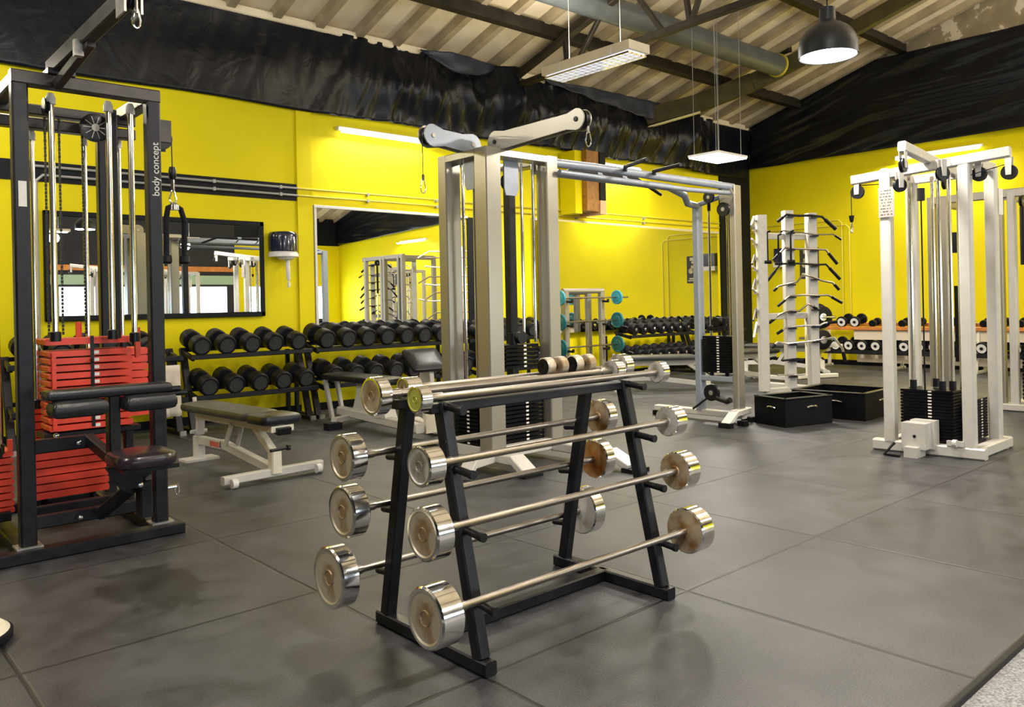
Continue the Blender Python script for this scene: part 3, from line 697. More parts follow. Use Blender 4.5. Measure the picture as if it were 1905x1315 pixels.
def stack(root, x0, x1, y0, y1, z0, z1, n, mats, gap=.006, front='-y', name='weight_plate', top=True, hole=True):
    h = (z1 - z0) / n
    for k in range(n):
        a, b = z0 + k * h + gap / 2, z0 + (k + 1) * h - gap / 2; c = min(.006, h * .18)
        mb = MB(); mb.beam(((x0 + x1) / 2, y0, (a + b) / 2), ((x0 + x1) / 2, y1, (a + b) / 2), x1 - x0, b - a, c) if front in ('-y', 'y') else mb.beam((x0, (y0 + y1) / 2, (a + b) / 2), (x1, (y0 + y1) / 2, (a + b) / 2), y1 - y0, b - a, c)
        build(name, mb, mats, root)
    # selector holes with number tags in front of the stack
    mb = MB()
    for k in range(n):
        zc = z0 + (k + .5) * h
        if front == '-y':
            xc = (x0 + x1) / 2; mb.box(xc + .012, xc + .04, y0 - .002, y0 + .002, zc - h * .22, zc + h * .22)
        else:
            yc = (y0 + y1) / 2; mb.box(x0 - .002, x0 + .002, yc - .04, yc - .012, zc - h * .22, zc + h * .22)
    if hole: build('number_strip', mb, ['tag_white'], root, smooth=False)
# stack A: raised front stack, its top plate lifted clear; stack B low behind it; stack C for the left station
stack(LM, 1.085, 1.525, 5.08, 5.30, .585, 1.045, 11, ['red'], .010)
mb = MB(); mb.beam((1.305, 5.08, 1.092), (1.305, 5.30, 1.092), .47, .036, .006); part('top_plate', mb, ['red'])
mb = MB(); mb.box(1.0985, 1.118, 5.058, 5.075, .60, 1.03)
part('plate_guard', mb, ['red'], smooth=False)
mb = MB(); mb.box(1.300, 1.318, 5.074, 5.079, .60, 1.12); mb.tube([(1.302, 5.078, .985), (1.302, 5.05, .985), (1.300, 5.035, .97)], .006, 8); part('selector_pin', mb, ['plastic'])
mb = MB(); mb.box(1.545, 1.572, 5.07, 5.10, .98, 1.16); mb.box(1.27, 1.297, 5.24, 5.27, 1.10, 1.20); part('lift_bracket', mb, ['red'], smooth=False)
stack(LM, 1.575, 1.70, 5.35, 5.60, .60, 1.03, 9, ['red'], .006, hole=False)
stack(LM, 1.09, 1.50, 5.50, 5.74, .135, .70, 12, ['red'], .008, hole=False)
stack(LM, .72, .93, 5.20, 5.55, .15, .50, 9, ['red'], .008, hole=False)
mb = MB(); mb.box(.90, .925, 5.19, 5.21, .50, .56); part('lift_bracket', mb, ['red'], smooth=False)
# pedestal under the raised stack
mb = MB(); mb.beam((1.06, 5.19, .565), (1.57, 5.19, .565), .2, .03); mb.beam((1.53, 5.2, .06), (1.53, 5.2, .56), .05); part('stack_shelf', mb, ['frame_dark'])
for x in (1.16, 1.43):
    mb = MB(); mb.tube([(x, 5.6, .06), (x, 5.6, .135)], .02, 10); part('rubber_foot', mb, ['rubber'])
# chromed guide rods with caps
for x, y, z0, r in ((1.09, 4.93, 1.1, .0165), (1.38, 4.93, 1.1, .0165), (1.083, 5.36, .7, .0125), (1.362, 5.36, .7, .0125), (1.545, 5.32, 1.03, .0125), (1.495, 4.92, 1.08, .0165), (.845, 5.10, .5, .0145), (.82, 4.98, .5, .012), (.78, 5.30, .5, .012)):
    mb = MB(); zt = 2.425 if y < 5.2 else 2.30
    mb.tube([(x, y, z0), (x, y, zt)], r, 12); part('guide_rod', mb, ['rod'])
    mb = MB(); mb.lathe([(r * 1.5, 0), (r * 1.5, .035), (r * .9, .06), (0, .06)], (x, y, zt - .035), (0, 0, 1), 12); part('rod_cap', mb, ['hose_white'])
    mb = MB(); mb.lathe([(r * 1.7, 0), (r * 1.7, .05), (r, .055)], (x, y, z0), (0, 0, 1), 12); part('rod_stop', mb, ['plastic'])
mb = MB(); mb.beam((1.44, 5.05, 1.1), (1.44, 5.05, 2.43), .04, .03); part('carriage_column', mb, ['frame_dark'])
# roller chains
for x, y, z0, z1 in ((1.108, 5.16, 1.13, 2.36), (1.18, 5.16, 1.13, 2.36), (1.30, 5.16, 1.13, 2.38)):
    mb = MB(); z = z0; k = 0
    while z < z1:
        mb.beam((x, y, z), (x, y, z + .018), .009 if k % 2 else .019, .010, 0); z += .021; k += 1
    part('chain', mb, ['frame_dark'])
# sprocket wheel and pulleys under the top beam
mb = MB(); mb.lathe([(0, -.014, 1), (.022, -.014, 1), (.022, -.008), (.070, -.008), (.083, -.005), (.083, .005), (.070, .008), (0, .008)], (1.36, 5.12, 2.33), (0, 1, 0), 26)
for k in range(10):
    a = 2 * pi * k / 10; mb.beam((1.36 + .025 * cos(a), 5.110, 2.33 + .025 * sin(a)), (1.36 + .066 * cos(a), 5.110, 2.33 + .066 * sin(a)), .006, .004, 0, m=1)
part('sprocket_wheel', mb, ['plastic', 'frame_edge'])
for c in ((1.07, 4.95, 2.38), (1.46, 5.12, 2.26), (.99, 5.2, 2.25)):
    mb = MB(); pulley(mb, c, (1, 0, 0), .045, .025); part('pulley', mb, ['plastic', 'frame_edge'])
# top swing arm reaching towards the camera
mb = MB(); mb.beam((1.07, 4.80, 2.545), (1.155, 3.80, 2.655), .06, .085); mb.beam((1.07, 4.7, 2.44), (1.12, 4.25, 2.56), .04, .05); mb.box(1.03, 1.16, 4.70, 4.82, 2.50, 2.53); part('swing_arm', mb, ['frame_brown'])
mb = MB(); mb.box(1.115, 1.125, 3.72, 3.84, 2.56, 2.72); mb.box(1.185, 1.195, 3.72, 3.84, 2.56, 2.72); mb.box(1.06, 1.10, 4.3, 4.34, 2.50, 2.58); part('arm_bracket', mb, ['frame_edge'], smooth=False)
mb = MB(); pulley(mb, (1.155, 3.76, 2.63), (1, 0, 0), .045, .028); part('pulley', mb, ['plastic', 'frame_edge'])
mb = MB(); carabiner(mb, (1.165, 3.72, 2.585), .09, .016, .005, face=(1, 0, 0)); mb.tube([(1.165, 3.72, 2.62), (1.165, 3.72, 2.56)], .008, 8); part('snap_hook', mb, ['chrome'])
# knee pads, seat and its support
mb = MB(); mb.pad((1.22, 4.44, .852), (1, 0, 0), (0, 1, 0), .59, .13, .05, .01, crown=.003); part('arm_pad', mb, ['vinyl'])
for x, a in ((1.055, 0), (1.385, 0)):
    mb = MB(); mb.pad((x, 4.36, .787), (1, 0, 0), (0, 1, 0), .25, .15, .078, .015, crown=.003); part('knee_pad', mb, ['vinyl'])
mb = MB(); mb.tube([(.96, 4.40, .84), (1.56, 4.40, .84)], .015, 10); mb.tube([(1.48, 4.42, .815), (1.60, 4.42, .815)], .016, 10); part('pad_axle', mb, ['frame_dark'])
mb = MB(); mb.beam((1.235, 4.44, .46), (1.235, 4.44, .84), .055, .075, up=(0, 1, 0))
for z in (.6, .65, .7, .75): mb.tube([(1.235, 4.40, z), (1.235, 4.397, z)], .009, 8)
part('pad_post', mb, ['frame_dark'])
mb = MB(); mb.pad((1.31, 4.25, .525), (1, 0, 0), (0, 1, 0), .29, .33, .065, .09); part('seat', mb, ['seat_vinyl'])
mb = MB(); mb.beam((1.20, 4.76, .575), (1.24, 4.42, .49), .05, .06); mb.box(1.20, 1.46, 4.15, 4.42, .468, .488); mb.prism([(-.13, .48), (.09, .48), (.02, .36), (-.06, .36)], (1.30, 4.35, 0), (1, 0, 0), (0, 0, 1), .05); part('seat_bracket', mb, ['frame_dark'])
mb = MB(); mb.beam((1.235, 4.70, .175), (1.36, 4.33, .42), .04, .06); mb.beam((1.36, 4.38, .20), (1.36, 4.38, .47), .06, .09, up=(0, 1, 0)); part('seat_support', mb, ['frame_dark'])
mb = MB(); pulley(mb, (1.31, 4.42, .37), (0, 1, 0), .05, .03); part('pulley', mb, ['plastic', 'frame_edge'])
mb = MB()
for p in ((1.14, 4.72, .175), (1.14, 4.72, .57), (1.04, 4.74, .615), (1.325, 4.33, .375)): mb.lathe([(.013, 0), (.013, -.014), (.006, -.018), (0, -.018)], p, (0, 1, 0), 10)
part('bolt', mb, ['chrome'])
# lettering on the right post and a label on the left one
def text(name, body, size, loc, rot, m, root, ext=.001):
    cu = bpy.data.curves.new(name, 'FONT'); cu.body = body; cu.size = size; cu.extrude = ext; cu.align_x = 'LEFT'
    tmp = bpy.data.objects.new(name, cu); COL.objects.link(tmp); bpy.context.view_layer.update()
    me = bpy.data.meshes.new_from_object(tmp.evaluated_get(bpy.context.evaluated_depsgraph_get())); bpy.data.objects.remove(tmp)
    me.materials.clear(); me.materials.append(M[m])
    o = bpy.data.objects.new(name, me); COL.objects.link(o); o.parent = root
    o.location = V(loc) - ORG[root.name]; o.rotation_euler = rot; ORG[o.name] = ORG[root.name]; return o
text('lettering', 'body concept', .055, (1.580, 4.7155, 1.90), Matrix(((0, -1, 0), (0, 0, -1), (1, 0, 0))).to_euler(), 'tag_white', LM)
mb = MB(); mb.box(.888, .925, 4.7145, 4.717, 1.80, 1.93); part('maker_label', mb, ['paper'], smooth=False)
# side pulley
mb = MB(); pulley(mb, (1.665, 4.93, 2.27), (0, 1, 0), .065, .03); part('pulley', mb, ['plastic', 'frame_edge'])
mb = MB(); mb.box(1.60, 1.72, 4.905, 4.912, 2.25, 2.38); mb.box(1.60, 1.70, 4.948, 4.955, 2.20, 2.36); mb.beam((1.59, 4.93, 2.33), (1.64, 4.93, 2.33), .05); part('pulley_bracket', mb, ['frame_brown'], smooth=False)
mb = MB(); mb.tube([(1.728, 4.93, 2.27), (1.73, 4.93, 2.10)], .0035, 6); part('cable', mb, ['plastic'])
mb = MB(); mb.lathe([(.018, 0), (.022, -.02), (.022, -.06), (.012, -.075)], (1.73, 4.93, 2.11), (0, 0, 1), 12); part('cable_stop', mb, ['plastic'])
mb = MB(); mb.tube([(1.73, 4.93, 2.035), (1.73, 4.93, 1.97)], .012, 8); carabiner(mb, (1.73, 4.93, 1.975), .085, .018, .005); part('snap_hook', mb, ['chrome'])
mb = MB(); mb.tube([(1.60, 4.76, .245), (1.655, 4.76, .245)], .011, 10); carabiner(mb, (1.66, 4.76, .255), .06, .012, .004); part('side_hook', mb, ['chrome'])
# rope handle hanging from the hook
rp = thing('rope_handle', 'black twin rope handle hanging from the side pulley of the red-plated machine', 'handle', (1.74, 4.93, 1.52))
mb = MB(); mb.tube([(1.685, 4.93, 1.55), (1.688, 4.93, 1.8), (1.70, 4.93, 1.865), (1.735, 4.93, 1.885), (1.775, 4.93, 1.86), (1.795, 4.93, 1.79), (1.79, 4.93, 1.55)], .0165, 12); build('rope', mb, ['rope'], rp)
mb = MB()
for x in (1.685, 1.79): mb.lathe([(.02, .04), (.03, .035), (.032, 0), (.024, -.012), (0, -.012)], (x, 4.93, 1.545), (0, 0, 1), 16)
build('rope_end', mb, ['rubber'], rp)
mb = MB(); mb.lathe([(.03, 0), (.028, .03), (.012, .045), (0, .045)], (1.735, 4.93, 1.855), (0, 0, 1), 14); build('ferrule', mb, ['chrome'], rp)

# round machine foot at the lower left corner
ft = thing('machine_foot', 'round cream-topped rubber foot cut off by the left edge of the photo', 'machine foot', (.45, 3.70, 0))
mb = MB(); mb.lathe([(0, 0), (.19, 0), (.195, .008), (.195, .035), (.18, .042)], (.45, 3.70, 0), (0, 0, 1), 40); build('rubber_edge', mb, ['rubber'], ft)
mb = MB(); mb.lathe([(.185, .040), (.17, .052), (0, .052)], (.45, 3.70, 0), (0, 0, 1), 40); build('top_plate', mb, ['cream_metal'], ft)

# ------------------------------------------------------------------ grey cable tower in the centre with pull-up bridge
CT = thing('cable_tower', 'silver grey cable tower with two arms and a pull-up bridge in the centre', 'machine', (4.3, 4.9, 0))
ZT = 2.44
cx0, cy0 = 3.915, 4.615       # near corner
for (x0, x1, y0, y1) in ((cx0, cx0 + .15, cy0, cy0 + .145), (cx0, cx0 + .15, 5.11, 5.22), (4.57, 4.70, cy0 + .02, cy0 + .15), (4.60, 4.68, 5.13, 5.21)):
    mb = MB(); mb.beam(((x0 + x1) / 2, (y0 + y1) / 2, .08), ((x0 + x1) / 2, (y0 + y1) / 2, ZT - .05 if x0 > 4.59 else ZT), y1 - y0, x1 - x0, .008, up=(1, 0, 0)); part('post', mb, ['frame_dark' if x0 > 4.59 else 'silver'], CT)
for p, q, w in (((cx0 + .075, cy0 + .14, ZT - .03), (cx0 + .075, 5.115, ZT - .03), .15), ((cx0 + .145, cy0 + .085, ZT - .03), (4.575, cy0 + .085, ZT - .03), .13), ((cx0 + .14, 5.165, ZT - .03), (4.575, 5.165, ZT - .03), .1), ((4.635, cy0 + .14, ZT - .03), (4.635, 5.12, ZT - .03), .12)):
    mb = MB(); mb.beam(p, q, w, .06, .006); part('top_beam', mb, ['silver'], CT)
for p, q, w in (((cx0 + .075, cy0 + .14, .12), (cx0 + .075, 5.115, .12), .12), ((cx0 + .145, cy0 + .085, .12), (4.575, cy0 + .085, .12), .12), ((cx0 + .1, 5.165, .12), (4.575, 5.165, .12), .1), ((4.635, cy0 + .1, .12), (4.635, 5.12, .12), .12)):
    mb = MB(); mb.beam(p, q, w, .09, .006); part('base_beam', mb, ['white_metal'], CT)
for x in (cx0 + .075, 4.635):
    mb = MB(); mb.beam((x, cy0 + .05, .10), (x, 4.05 if x > 4.4 else 4.42, .10), .12, .07); mb.beam((x, 4.08 if x > 4.4 else 4.44, .12), (x, 3.86 if x > 4.4 else 4.30, .03), .14, .05); part('front_foot', mb, ['white_metal'], CT)
    mb = MB(); mb.box(x - .09, x + .09, 3.78 if x > 4.4 else 4.24, 3.90 if x > 4.4 else 4.34, 0, .03); part('rubber_foot', mb, ['rubber'], CT, smooth=False)
mb = MB(); mb.beam((cx0 + .05, cy0 + .03, .1), (3.66, cy0 - .05, .1), .09, .07); mb.beam((3.68, cy0 - .045, .115), (3.58, cy0 - .08, .02), .11, .045); part('front_foot', mb, ['white_metal'], CT)
# stacks: left frame (facing -x) and right frame (facing -y)
stack(CT, 3.93, 4.07, 4.79, 5.08, .165, .50, 11, ['stack_black'], .009, front='-x')
stack(CT, 4.13, 4.545, 4.70, 4.90, .165, .58, 13, ['stack_black'], .009)
mb = MB(); mb.beam((4.05, 4.80, .60), (4.6, 4.80, .60), .2, .03); part('stack_cover', mb, ['silver_blue'], CT)
stack(CT, 4.17, 4.52, 4.72, 4.90, .74, .935, 6, ['stack_black'], .012)
for x, y, z0 in ((4.145, 4.76, .6), (4.44, 4.80, .94), (4.53, 4.76, .94), (4.03, 5.04, .5), (4.03, 4.90, .5), (4.22, 4.95, .6)):
    mb = MB(); mb.tube([(x, y, z0), (x, y, 2.38)], .0135, 12); part('guide_rod', mb, ['chrome'], CT)
for x, y in ((4.30, 4.80), (4.02, 4.82)):
    mb = MB(); mb.tube([(x, y, .5 if x < 4.1 else .94), (x, y, 2.25)], .004, 6); part('cable', mb, ['plastic'], CT)
    mb = MB(); pulley(mb, (x, y, 2.22), (0, 1, 0) if x > 4.1 else (1, 0, 0), .07, .03); part('pulley', mb, ['plastic', 'frame_edge'], CT)
    mb = MB()
    if x > 4.1: mb.prism([(-.06, -.14), (.05, -.14), (.075, -.08), (.075, .16), (-.075, .16), (-.075, -.09)], (x, y - .035, 2.25), (1, 0, 0), (0, 0, 1), .012)
    else: mb.prism([(-.06, -.10), (.04, -.10), (.06, -.05), (.06, .16), (-.06, .16)], (x - .03, y + .08, 2.25), (0, 1, 0), (0, 0, 1), .012)
    part('pulley_housing', mb, ['silver_blue'], CT)
mb = MB(); mb.tube([(4.30, 4.78, .93), (4.30, 4.78, 1.02)], .035, 14); mb.tube([(4.33, 4.74, .985), (4.33, 4.70, .985)], .05, 14); part('stack_head', mb, ['plastic'], CT)
# arms
def arm_outline(l, h0, h1, drop=0.):
    pts = []
    for k in range(9): a = radians(90 + k * 22.5); pts.append((h0 * cos(a), h0 * sin(a)))
    pts += [(h0 * .9, -h0 * .80), (l - h1 * 1.3, -h1 * .72 + drop)]
    for k in range(9): a = radians(-90 + k * 22.5); pts.append((l + h1 * cos(a), drop + h1 * sin(a)))
    pts += [(l - h1 * 1.2, h1 * .72 + drop), (h0 * 1.3, h0 * .75)]
    return pts
for nm, o, u, l, h0, h1 in (('swing_arm', (4.12, 4.70, 2.50), (0, -1, .02), .86, .085, .075), ('swing_arm', (4.02, 4.93, 2.50), (-1, -.05, 0.06), .40, .085, .085)):
    uu = V(u).normalized(); side = uu.cross(V((0, 0, 1))).normalized()
    for s_ in (-1, 1):
        mb = MB(); mb.prism(arm_outline(l, h0, h1), V(o) + side * (.035 * s_), uu, (0, 0, 1), .012); part('arm_plate', mb, ['silver_blue' if s_ < 0 and l < .6 else 'silver'], CT)
    mb = MB(); e = V(o) + uu * l; pulley(mb, e + uu * .02, side, .065, .04); part('pulley', mb, ['plastic', 'frame_edge'], CT)
    mb = MB()
    for d in (0.0, l):
        for s_ in (-1, 1): p = V(o) + uu * d + side * (.041 * s_); mb.lathe([(.018, 0), (.018, .008), (0, .008)], p, side * s_, 6)
    part('bolt', mb, ['frame_dark' if l > .6 else 'cream_metal'], CT)
    mb = MB(); mb.tube([V(o) + uu * .05 + V((0, 0, .07)), V(o) + uu * (l * .5) + V((0, 0, .085)), V(o) + uu * (l - .05) + V((0, 0, .08))], .004, 6)
    tip = V(o) + uu * (l + .075)
    end = tip + V((0, 0, -.06 if l > .6 else -.30)); mb.tube([tip + V((0, 0, .02)), end], .004, 6); part('cable', mb, ['plastic'], CT)
    mb = MB(); carabiner(mb, end + V((0, 0, -.03)), .11, .017, .005, face=(.7, -.7, 0)); mb.tube([end, end + V((0, 0, -.045))], .011, 8); part('snap_hook', mb, ['chrome'], CT)
# bridge tubes to the end frame
mb = MB(); mb.tube([(4.68, 4.69, 2.40), (5.2, 4.69, 2.41), (7.15, 4.58, 2.385)], .036, 14); part('bridge_tube', mb, ['silver_blue'], CT)
mb = MB(); mb.tube([(4.68, 4.88, 2.36), (6.45, 4.85, 2.36), (6.72, 4.86, 2.30), (6.85, 4.92, 2.235), (7.13, 5.0, 2.235)], .034, 14); part('bridge_tube', mb, ['silver_blue'], CT)
mb = MB(); mb.tube([(4.68, 4.60, 2.31), (6.4, 4.58, 2.30), (7.12, 4.57, 2.32)], .022, 12); part('bridge_tube', mb, ['silver_blue'], CT)
mb = MB(); mb.tube([(4.98, 5.0, 2.335), (5.22, 5.0, 2.429), (6.153, 5.0, 2.434), (6.52, 5.0, 2.31)], .0165, 10); part('pull_up_bar', mb, ['rubber'], CT)
mb = MB()
for x in (5.6, 5.95): mb.tube([(x, 5.0, 2.43), (x, 4.87, 2.37)], .012, 8); mb.tube([(x - .03, 5.0, 2.431), (x + .03, 5.0, 2.431)], .022, 10)
part('bar_bracket', mb, ['silver_blue'], CT)
for hp in (((5.62, 4.69, 2.41), (5.45, 4.56, 2.42), (5.30, 4.20, 2.42)), ((6.0, 4.66, 2.41), (5.85, 4.56, 2.42), (5.76, 4.20, 2.42))):
    mb = MB(); mb.tube(hp, .0165, 10); part('grip_handle', mb, ['rubber'], CT)
# end frame
for (x0, x1, y0, y1, m_) in ((7.10, 7.22, 4.53, 4.60, 'silver'), (7.10, 7.20, 4.98, 5.05, 'silver_blue')):  # blue tone of the inner post stands for cool light
    mb = MB(); mb.beam(((x0 + x1) / 2, (y0 + y1) / 2, .1), ((x0 + x1) / 2, (y0 + y1) / 2, 2.40 if y0 < 4.6 else 2.27), y1 - y0, x1 - x0, .008, up=(1, 0, 0)); part('post', mb, [m_], CT)
mb = MB(); mb.beam((7.15, 4.60, .44), (7.15, 4.98, .44), .09, .055); part('shelf_beam', mb, ['silver_blue'], CT)
mb = MB(); mb.beam((7.15, 4.58, 2.33), (7.15, 5.0, 2.25), .05, .04); part('top_beam', mb, ['silver_blue'], CT)
stack(CT, 7.10, 7.22, 4.63, 4.95, .50, .88, 14, ['stack_black'], .004, front='-x')
mb = MB(); mb.box(7.12, 7.20, 4.70, 4.91, .93, .98); mb.tube([(7.12, 4.80, 1.02), (7.22, 4.80, 1.02)], .05, 14); mb.tube([(7.16, 4.72, .88), (7.16, 4.72, 1.06)], .02, 10); part('stack_head', mb, ['plastic'], CT)
mb = MB()
for y in (4.70, 4.88): mb.tube([(7.16, y, .46), (7.16, y, .50)], .02, 8)
part('rubber_foot', mb, ['rubber'], CT)
for y in (4.68, 4.90):
    mb = MB(); mb.tube([(7.19, y, .88), (7.19, y, 2.28)], .0125, 10); part('guide_rod', mb, ['chrome'], CT)
mb = MB(); pulley(mb, (7.06, 4.82, .30), (1, 0, 0), .085, .04); mb.tube([(7.06, 4.76, .25), (7.06, 4.64, .22), (7.06, 4.60, .24)], .03, 10); mb.tube([(7.06, 4.86, .25), (7.04, 5.04, .12)], .012, 8); part('pulley', mb, ['plastic', 'frame_edge'], CT)
mb = MB(); mb.prism([(-.05, .06), (.07, .12), (.12, .02), (.05, -.12), (-.02, -.16)], (7.07, 4.64, 2.28), (0, -1, 0), (0, 0, 1), .02); part('pulley_housing', mb, ['silver'], CT)
mb = MB(); pulley(mb, (7.05, 4.63, 2.16), (1, 0, 0), .07, .03); pulley(mb, (7.05, 4.80, 2.30), (1, 0, 0), .06, .03); part('pulley', mb, ['plastic', 'frame_edge'], CT)
mb = MB(); mb.tube([(7.05, 4.80, 2.24), (7.05, 4.80, 2.16)], .018, 8); mb.tube([(7.05, 4.80, 2.16), (7.05, 4.80, 1.0)], .004, 6); part('cable', mb, ['plastic'], CT)
mb = MB(); mb.beam((6.95, 4.50, .12), (7.30, 4.56, .12), .09, .06); mb.beam((7.15, 4.5, .08), (7.15, 5.60, .08), .09, .06); part('base_beam', mb, ['white_metal'], CT)
mb = MB(); mb.beam((6.97, 4.50, .13), (6.80, 4.49, .03), .10, .045); part('front_foot', mb, ['white_metal'], CT)
for b in ((6.76, 6.83, 4.42, 4.55), (6.98, 7.06, 4.40, 4.48), (7.1, 7.2, 5.5, 5.62), (7.28, 7.36, 4.5, 4.62)):
    mb = MB(); mb.box(*b, 0, .05); part('rubber_foot', mb, ['rubber'], CT, smooth=False)

# ------------------------------------------------------------------ white four-post cable station at the right
def white_station(root, ox=0, oy=0):
    P_ = lambda *a, **k: build(*a, **k)
    X = lambda x: x + ox
    Y = lambda y: y + oy
    for x, y in ((6.66, 2.845), (6.70, 2.27), (7.27, 2.27), (7.30, 2.90)):
        mb = MB(); mb.beam((X(x), Y(y), .08), (X(x), Y(y), 2.27), .085, .085, up=(1, 0, 0)); P_('post', mb, ['white_metal'], root)
    for p, q in (((6.66, 2.98, .045), (6.70, 2.16, .045)), ((6.68, 2.24, .045), (7.42, 2.24, .045)), ((7.30, 2.2, .045), (7.30, 3.0, .045)), ((6.66, 2.88, .045), (7.32, 2.88, .045))):
        mb = MB(); mb.beam((X(p[0]), Y(p[1]), p[2]), (X(q[0]), Y(q[1]), q[2]), .09, .085); P_('base_beam', mb, ['white_metal'], root)
    for p, q, w in (((6.66, 3.12, 2.22), (6.70, 1.96, 2.29), .07), ((6.68, 2.27, 2.27), (7.30, 2.27, 2.27), .06), ((6.66, 2.86, 2.25), (7.30, 2.9, 2.25), .06), ((7.29, 2.25, 2.25), (7.29, 2.9, 2.25), .06), ((6.18, 2.52, 2.36), (7.3, 2.52, 2.25), .06)):
        mb = MB(); mb.beam((X(p[0]), Y(p[1]), p[2]), (X(q[0]), Y(q[1]), q[2]), w, .075); P_('top_beam', mb, ['white_metal'], root)
    for c, ax in (((6.66, 3.08, 2.12), (1, 0, 0)), ((6.70, 1.97, 2.14), (1, 0, 0)), ((6.76, 2.19, 2.16), (1, 0, 0)), ((6.2, 2.52, 2.22), (0, 1, 0)), ((6.62, 2.72, 2.13), (.6, 1, 0)), ((6.62, 2.40, 2.18), (.6, 1, 0)), ((6.95, 2.5, 2.15), (0, 1, 0))):
        c = (X(c[0]), Y(c[1]), c[2])
        mb = MB(); pulley(mb, c, ax, .055, .028, 0, 1); P_('pulley', mb, ['plastic', 'white_metal'], root)
        mb = MB(); a = V(ax).normalized(); s_ = a.cross(V((0, 0, 1)))
        for k in (-1, 1): mb.prism([(-.018, -.02), (.018, -.02), (.024, .11), (-.024, .11)], V(c) + a * (.02 * k), s_, (0, 0, 1), .006)
        P_('pulley_bracket', mb, ['white_metal'], root)
    # cable with snap hook at the left arm
    mb = MB(); mb.tube([(X(6.66), Y(3.135), 2.12), (X(6.66), Y(3.135), 1.93)], .0035, 6); mb.tube([(X(6.66), Y(3.08), 2.175), (X(6.66), Y(2.85), 2.16)], .0035, 6); mb.tube([(X(6.7), Y(2.0), 2.20), (X(6.7), Y(2.25), 2.15)], .0035, 6); P_('cable', mb, ['plastic'], root)
    mb = MB(); mb.lathe([(.022, 0), (.016, -.04), (.010, -.055)], (X(6.66), Y(3.135), 1.93), (0, 0, 1), 10); P_('cable_stop', mb, ['plastic'], root)
    mb = MB(); carabiner(mb, (X(6.66), Y(3.135), 1.87), .085, .018, .004); P_('snap_hook', mb, ['chrome'], root)
    for x0, x1, y0, y1, z1, n, fr in ((6.74, 6.96, 2.40, 2.80, .50, 16, '-x'), (6.93, 7.24, 2.32, 2.52, .42, 14, '-y'), (6.98, 7.2, 2.56, 2.84, .48, 3, '-x')):
        stack(root, X(x0), X(x1), Y(y0), Y(y1), .10, z1, n, ['stack_black'], .004, front=fr, hole=n > 4)
    for x, y, z in ((6.80, 2.50, .5), (6.80, 2.72, .5), (6.85, 2.44, .5), (7.0, 2.62, .5), (7.05, 2.44, .42), (7.16, 2.42, .42)):
        mb = MB(); mb.tube([(X(x), Y(y), z), (X(x), Y(y), 2.22)], .0165, 12); P_('guide_rod', mb, ['rod'], root)
        mb = MB(); mb.tube([(X(x), Y(y), z), (X(x), Y(y), z + .07)], .026, 12); P_('rod_stop', mb, ['plastic'], root)
    mb = MB(); mb.tube([(X(6.72), Y(2.60), 2.10), (X(6.72), Y(2.60), 2.0)], .03, 10); mb.tube([(X(6.72), Y(2.60), 2.0), (X(6.72), Y(2.60), .5)], .006, 6); P_('cable', mb, ['plastic'], root)
    mb = MB(); mb.box(X(6.50), X(6.62), Y(2.52), Y(2.70), .06, .26); mb.box(X(6.62), X(6.72), Y(2.50), Y(2.68), .05, .27); mb.box(X(6.44), X(6.60), Y(2.56), Y(2.66), .0, .08); P_('pulley_box', mb, ['white_metal'], root, smooth=False)
    mb = MB(); mb.tube([(X(6.50), Y(2.60), .16), (X(6.493), Y(2.60), .16)], .012, 10); mb.tube([(X(6.47), Y(2.74), .10), (X(6.42), Y(2.80), .01), (X(6.42), Y(2.68), .008)], .012, 8); P_('pedal', mb, ['plastic'], root)
    mb = MB(); mb.tube([(X(6.6), Y(2.36), .12), (X(6.6), Y(2.33), .12)], .03, 10); mb.box(X(6.64), X(6.67), Y(2.30), Y(2.42), .09, .13); P_('base_latch', mb, ['white_metal'], root)
RM = thing('cable_station', 'white four-post cable station with black weight stacks at the right', 'machine', (6.98, 2.57, 0), 'white cable stations')
white_station(RM)
mb = MB(); mb.box(6.604, 6.608, 2.76, 2.885, 1.885, 2.125); nt_ = build('notice_sheet', mb, ['notice'], RM, smooth=False)
mb = MB()
random.seed(9)
for k in range(9):
    z = 2.10 - k * .024; y = 2.775 + random.random() * .02
    while y < 2.87: w = random.uniform(.006, .02); mb.box(6.6025, 6.604, y, min(y + w, 2.872), z - .004, z + .002); y += w + random.uniform(.004, .02)
build('notice_print', mb, ['ink'], nt_, smooth=False)
mb = MB(); mb.box(7.29, 7.39, 2.222, 2.2265, 1.89, 2.10); build('notice_sheet', mb, ['paper'], RM, smooth=False)
# white stations standing in front of the windows (seen in the framed mirror)
for i, (ox, oy, lb) in enumerate(((-1.3, -5.2, 'white cable station by the windows, seen at the right of the framed mirror'), (-3.6, -6.2, 'white cable station in front of the middle windows, seen in the framed mirror'), (.9, -6.6, 'white cable station close to the yellow end of the window wall'))):
    copy_tree(RM, (6.98 + ox, 2.57 + oy, 0), None, lb)

